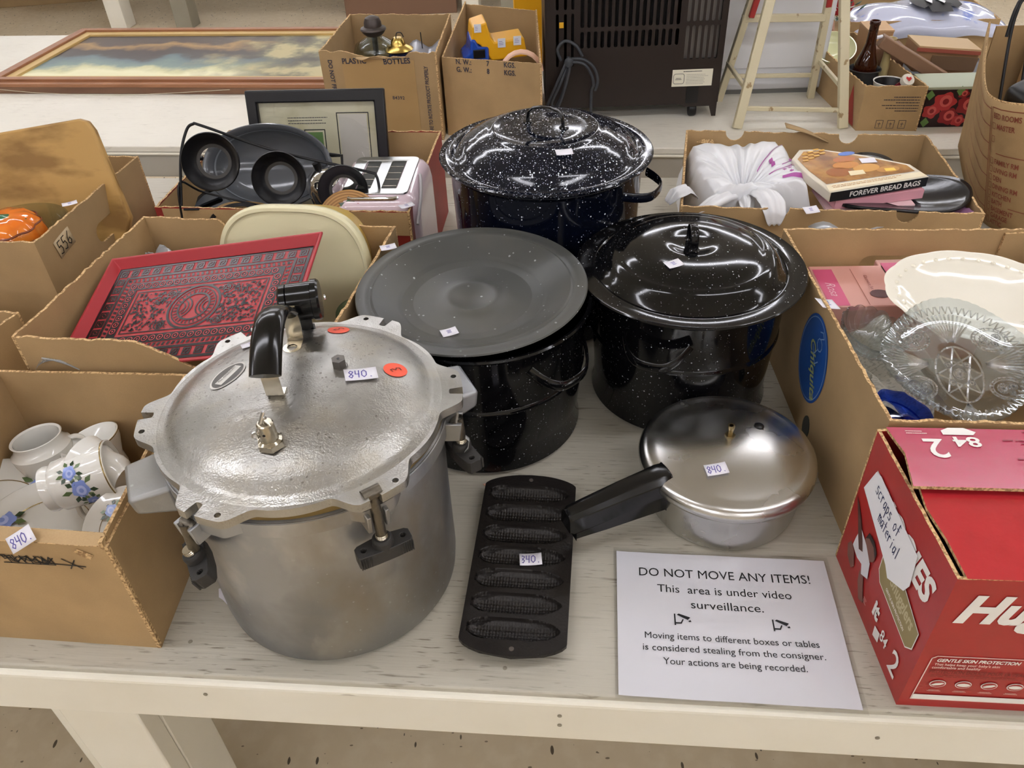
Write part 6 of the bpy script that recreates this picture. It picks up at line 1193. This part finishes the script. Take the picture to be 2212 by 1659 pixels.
# wooden boxes
def wbox(label, loc, d, rot, mt_, lidc=None, nm='wooden_box'):
    t = thing(nm, label, 'box', loc, rot=rot); m = M(); m.box((0, 0, d[2]/2), d); ob('box_body', m, mt_, t, bevel=.003)
    if lidc: m = M(); m.box((0, 0, d[2]+.002), (d[0]*1.01, d[1]*1.01, .006)); ob('lid', m, lidc, t, bevel=.001)
    return t
crt = thing('black_crate', 'low black tray stacked under the brown wooden boxes', 'tray', (1.31, 2.45, 0), -.1); m = M(); m.box((0, 0, .03), (.36, .3, .06)); ob('crate_body', m, BLK, crt, bevel=.004)
BRC = mat('worn_brown_carton', 'a37e5c', .6, layers=[dict(t='noise', s=12, lo=.4, hi=.7, c='8c6a4a', f=.7)]); 
w1 = wbox('worn brown printed box with a red-edged top, topmost of the wooden boxes', (1.305, 2.43, .076), (.175, .11, .068), (.0, .08, -.1), BRC, mat('tan_lid', 'c0a47c', .5)); m = M(); m.box((0, -.061, .064), (.19, .002, .010)); ob('red_edge', m, mat('dull_red', '9a5040', .5), w1); m = M(); m.box((.02, -.061, .032), (.13, .002, .038)); ob('front_print', m, mat('brown_print', '6e5640', .6), w1)
wbox('brown cardboard box end under the topmost printed box', (1.38, 2.36, .030), (.15, .10, .034), (0, .05, -.12), DWOOD)
wbox('long dark wooden block slanting down toward the rose box', (1.175, 2.335, .118), (.225, .035, .034), (.0, radians(28), -.20), mat('brown_block', '8a6a52', .5)); wbox('dark brown box behind the slanting wooden block', (1.165, 2.47, .062), (.09, .08, .075), (0, 0, -.1), DWOOD)
wbox('small tan box beside the printed box, nearest the bottle', (1.160, 2.56, .062), (.075, .10, .10), (0, 0, -.1), mat('tan_box', 'b08a62', .6), mat('tan_box_top', 'c09c74', .6))
cN, QN, _ = carton('cardboard_box', 'open brown carton at the back right holding the dog-print pillow', [(1.15, 2.74), (1.62, 2.70), (1.66, 3.05), (1.18, 3.08)], .13, jag=.001)
pw = thing('pillow_pack', 'glossy white and blue plastic pack printed with a black dog', 'pillow', (1.42, 2.82, .105), -.1)
m = M(); m.grid(40, 24, lambda u, v: ((u-.5)*.50, (v-.5)*.26, .075*(max(0, 1-abs(2*u-1)**2.6)*max(0, 1-abs(2*v-1)**2.2))**.55-.02+.004*sin(u*19+v*7))); ob('pack_body', m, mat('white_blue_film', 'c6cbe0', .12, layers=[dict(t='noise', s=12, lo=.62, hi=.68, c='6f86d0', f=.8)], coat=.5, bump=('noise', 18, .3)), pw, smooth=80, solid=.003)
def pwz(x, y): u, v = x/.5+.5, y/.26+.5; return .075*(max(0, 1-abs(2*u-1)**2.6)*max(0, 1-abs(2*v-1)**2.2))**.55-.02+.006
for poly, mt_ in (([(-.075, .03), (-.05, .055), (-.03, .062), (.03, .062), (.055, .055), (.08, .03), (.075, -.03), (.055, -.055), (.04, -.02), (.035, -.075), (-.03, -.075), (-.035, -.02), (-.05, -.055), (-.072, -.03)], INK), ([(-.025, .05), (-.012, .05), (-.008, .01), (-.02, -.03), (-.03, -.01)], PAPER), ([(.012, .05), (.026, .05), (.028, -.01), (.018, -.03), (.006, .01)], PAPER)):
    m = M(); cc = (sum(a for a, b in poly)/len(poly), sum(b for a, b in poly)/len(poly)); l = .003 if mt_ is PAPER else .0; vs = [(cc[0], cc[1], pwz(*cc)+l)] + [(a, b, pwz(a, b)+l) for a, b in poly]; k = len(poly); m.add(vs, [(0, 1+i, 1+(i+1) % k)[::-1] if True else 0 for i in range(k)]); ob('dog_print', m, mt_, pw, loc=(.02, -.03, .004), smooth=70)
# christmas sprigs
cx_ = thing('christmas_sprigs', 'bunch of white-tipped green sprigs with a red cloth behind the ladder', 'decoration', (1.12, 2.80, 0)); rr = random.Random(9)
m = M(); m.box((0, .02, .05), (.18, .2, .10)); ob('small_carton', m, CARD3, cx_, bevel=.003)
for j in range(46):
    a = rr.uniform(0, 6.28); r = rr.uniform(.0, .07); x, y, z = .015+r*cos(a), .02+r*sin(a), .10+rr.uniform(0, .07); L = rr.uniform(.02, .038); m = M(); d = Vector((cos(a), sin(a), rr.uniform(-.1, .8))).normalized(); s = d.cross(Vector((0, 0, 1))).normalized()*.006; p = Vector((x, y, z)); m.add([p, p+d*L*.5+s, p+d*L, p+d*L*.5-s], [(0, 1, 2, 3)]); ob('leaf', m, mat('frosted_leaf', 'c8d0c8', .4) if j % 2 else mat('dark_sprig', '2a4a36', .5), cx_, solid=.001)
m = M(); m.grid(10, 10, lambda u, v: (-.02+.09*u+.01*sin(v*9), .02+.03*u+.012*sin(u*9), .13+.12*v)); ob('red_cloth', m, mat('red_felt', 'b02c30', .8), cx_, solid=.002)
m = M(); m.grid(14, 8, lambda u, v: (.985+.09*u, 2.62+.06*v, .10+.05*v+.01*sin(u*17)+.008*sin(v*9+u*5))); setp(ob('brown_paper', m, mat('crumpled_brown_paper', 'a8806c', .8, bump=('noise', 40, .5)), solid=.001), 'crumpled brown paper behind the right side of the ladder', 'paper')
# ================================================================ MOVING BOX (right)
kb = thing('moving_carton', 'big brown moving carton printed with a room checklist, bulging at the right edge', 'box', (1.25, 1.75, 0))
kt = [(1.205, 2.05), (1.125, 1.90), (1.06, 1.77), (1.02, 1.68), (1.000, 1.62), (1.000, 1.565), (1.03, 1.515), (1.09, 1.475), (1.18, 1.445), (1.35, 1.415)]; kbm = [(1.215, 2.03), (1.16, 1.89), (1.12, 1.78), (1.095, 1.69), (1.08, 1.63), (1.085, 1.58), (1.11, 1.535), (1.15, 1.50), (1.22, 1.47), (1.36, 1.44)]
kh = [.305, .300, .290, .285, .285, .290, .30, .305, .31, .31]
def cr_(P, t):
    n = len(P)-1; k = min(int(t*n), n-1); q = t*n-k; g = lambda i: Vector(P[max(0, min(n, i))]) ; p0, p1, p2, p3 = g(k-1), g(k), g(k+1), g(k+2)
    return .5*((2*p1)+(p2-p0)*q+(2*p0-5*p1+4*p2-p3)*q*q+(3*p1-p0-3*p2+p3)*q**3)
ko = Vector((1.25, 1.75, 0)); kh3 = [(h, 0) for h in kh]
def kf(u, v, off=0):
    a = cr_(kt, u); b = cr_(kbm, u); p = b.lerp(a, v); q = cr_(kt, min(1, u+.01))-cr_(kt, max(0, u-.01)); nrm = Vector((q.y, -q.x)).normalized()*-1
    nrm = Vector((q.y, -q.x)).normalized(); h = cr_(kh3, u).x
    return Vector((p.x+nrm.x*off, p.y+nrm.y*off, h*v))-ko
def kgrid(u0, u1, v0, v1, off, nu, nv): m = M(); m.grid(nu, nv, lambda a, b: kf(u0+(u1-u0)*a, v0+(v1-v0)*b, off)); return m
s_ = 1 if (kf(.5, .5, .01)-kf(.5, .5, 0)).x < 0 else -1
m = kgrid(0, 1, 0, 1, 0, 60, 8); ob('bulging_panel', m, CARD, kb, solid=.005, smooth=60)
m = M(); m.sweep([kf(i/60, 1, 0)+Vector((0, 0, .0005)) for i in range(61)], .0028, .0012, side=(0, 0, 1), n=6); ob('corrugated_rim', m, CEDGE, kb)
m = M(); m.box((.13, .285, .15), (.36, .005, .30), None); ob('side_panel', m, CARD3, kb, X=Rz(-.06)); m = M(); m.box((.30, -.02, .15), (.005, .6, .30)); ob('side_panel', m, CARD3, kb); m = M(); m.box((.19, -.03, .004), (.20, .42, .006)); ob('bottom_panel', m, CARDIN, kb)
def kl(pts, w, nm='checklist_line'):
    m = M()
    for (u0, v0), (u1, v1) in zip(pts, pts[1:]):
        d = Vector((u1-u0, (v1-v0)*.5)); n_ = Vector((-d.y, d.x)).normalized()*w/2; K = 6
        vs = []
        for i in range(K+1):
            t = i/K; u, v = u0+(u1-u0)*t, v0+(v1-v0)*t; vs += [kf(u-n_.x, v-n_.y*2, s_*.0042), kf(u+n_.x, v+n_.y*2, s_*.0042)]
        m.add(vs, [(2*i, 2*i+2, 2*i+3, 2*i+1) for i in range(K)])
    return ob(nm, m, INKR, kb, smooth=60)
U0, U1, U2 = .20, .49, .80
kl([(.24, .93), (U1, .93)], .0035); kl([(U1, .95), (U1, .05)], .004)
for v in (.80, .67, .54, .41, .28, .15): kl([(.17, v), (U1, v)], .0035)
kl([(U1+.012, .95), (U2, .95), (U2, .05)], .0035); kl([(U1+.012, .95), (U1+.012, .05)], .003); kl([(.54, .62), (U2, .62)], .003); kl([(.62, .22), (U2, .22)], .003)
def ktext(s, u, v, size, us=.0): 
    o = text(s, size, INKR, kb, Matrix.Identity(4), align='LEFT', bold=.02); me = o.data
    for w_ in me.vertices: uu = u+w_.co.x*1.35; vv = v+w_.co.y/.30; w_.co = kf(min(1, uu), vv, s_*.0044)
for s, v in (('BED ROOMS', .895), ('MASTER', .82), ('FAMILY RM', .555), ('LIVING RM', .49), ('DEN', .425), ('DINING RM', .36), ('KITCHEN', .295), ('BATH', .235), ('BASEMENT', .175), ('GARAGE', .12), ('ATTIC', .065)):
    ktext(s, U1+.022 if s == 'BED ROOMS' else U1+.045, v, .0165)
    if s != 'BED ROOMS': kl([(U1+.02, v-.022), (U1+.036, v-.022), (U1+.036, v+.022), (U1+.02, v+.022), (U1+.02, v-.022)], .002)
kl([(U1+.02, .70), (U1+.036, .70), (U1+.036, .745), (U1+.02, .745), (U1+.02, .70)], .002)
rk = thing('wire_rack', 'black wire rack standing inside the moving carton', 'wire rack', (1.145, 1.85, .0))
for i, x in enumerate((.0, .045, .09, .135)): wire([(x-.02, -.10, .12), (x, .0, .32), (x+.008, .02, .385), (x+.02, .03, .40)], .0035, rk)
wire([(-.010, .0, .33), (.0, .015, .388), (.03, .03, .40), (.16, .03, .40)], .0035, rk); wire([(-.03, -.10, .12), (.11, -.12, .12)], .0035, rk)
t = thing('black_dustpan', 'shiny black plastic piece at the front of the moving carton', 'plastic part', (1.135, 1.62, .20), rot=(.2, -.3, .3)); m = M(); m.box((0, 0, .05), (.10, .16, .10)); ob('shell', m, BLK, t, bevel=.02, seg=4)
t = thing('tan_box', 'tan box corner inside the back of the moving carton', 'box', (1.36, 1.95, .01)); m = M(); m.box((0, 0, .17), (.14, .1, .33)); ob('box_body', m, CARD2, t, bevel=.002)
# ================================================================ FLOOR BEYOND
def simple(nm, label, cat, c, d, mt_, rz=0): t = thing(nm, label, cat, (c[0], c[1], FZ), rz); m = M(); m.box((0, 0, d[2]/2), d); ob('carton_body', m, mt_, t, bevel=.004); m = M(); m.box((0, -d[1]/2-.001, d[2]*.85), (d[0]*.98, .002, .05)); ob('tape_strip', m, mat('brown_tape', 'a98a5c', .35), t); return t
simple('floor_carton', 'brown carton on the floor in the far top left corner', 'box', (-4.28, 7.9, 0), (1.6, .7, .5), CARD3, -.02+radians(8)); 
t = thing('wooden_pallet', 'weathered dark wooden pallet end on the floor at the top left edge', 'pallet', (-5.15, 7.0, FZ), .35)
for i in range(3): m = M(); m.box((0, -.25+.2*i, .13), (.7, .12, .025)); ob('plank', m, mat('weathered_plank', '6a5a50', .8, bump=('noise', 20, .4)), t, bevel=.003)
for i in range(3): m = M(); m.box((-.3+.3*i, 0, .06), (.08, .6, .11)); ob('bearer', m, mat('weathered_plank', '6a5a50', .8), t)
simple('floor_carton', 'reddish brown low cabinet on the floor behind the plastic bottles carton', 'box', (-.72, 6.95, 0), (.86, .5, .52), mat('brown_cabinet', '7a5c48', .5), 0)
# drop anything only half described
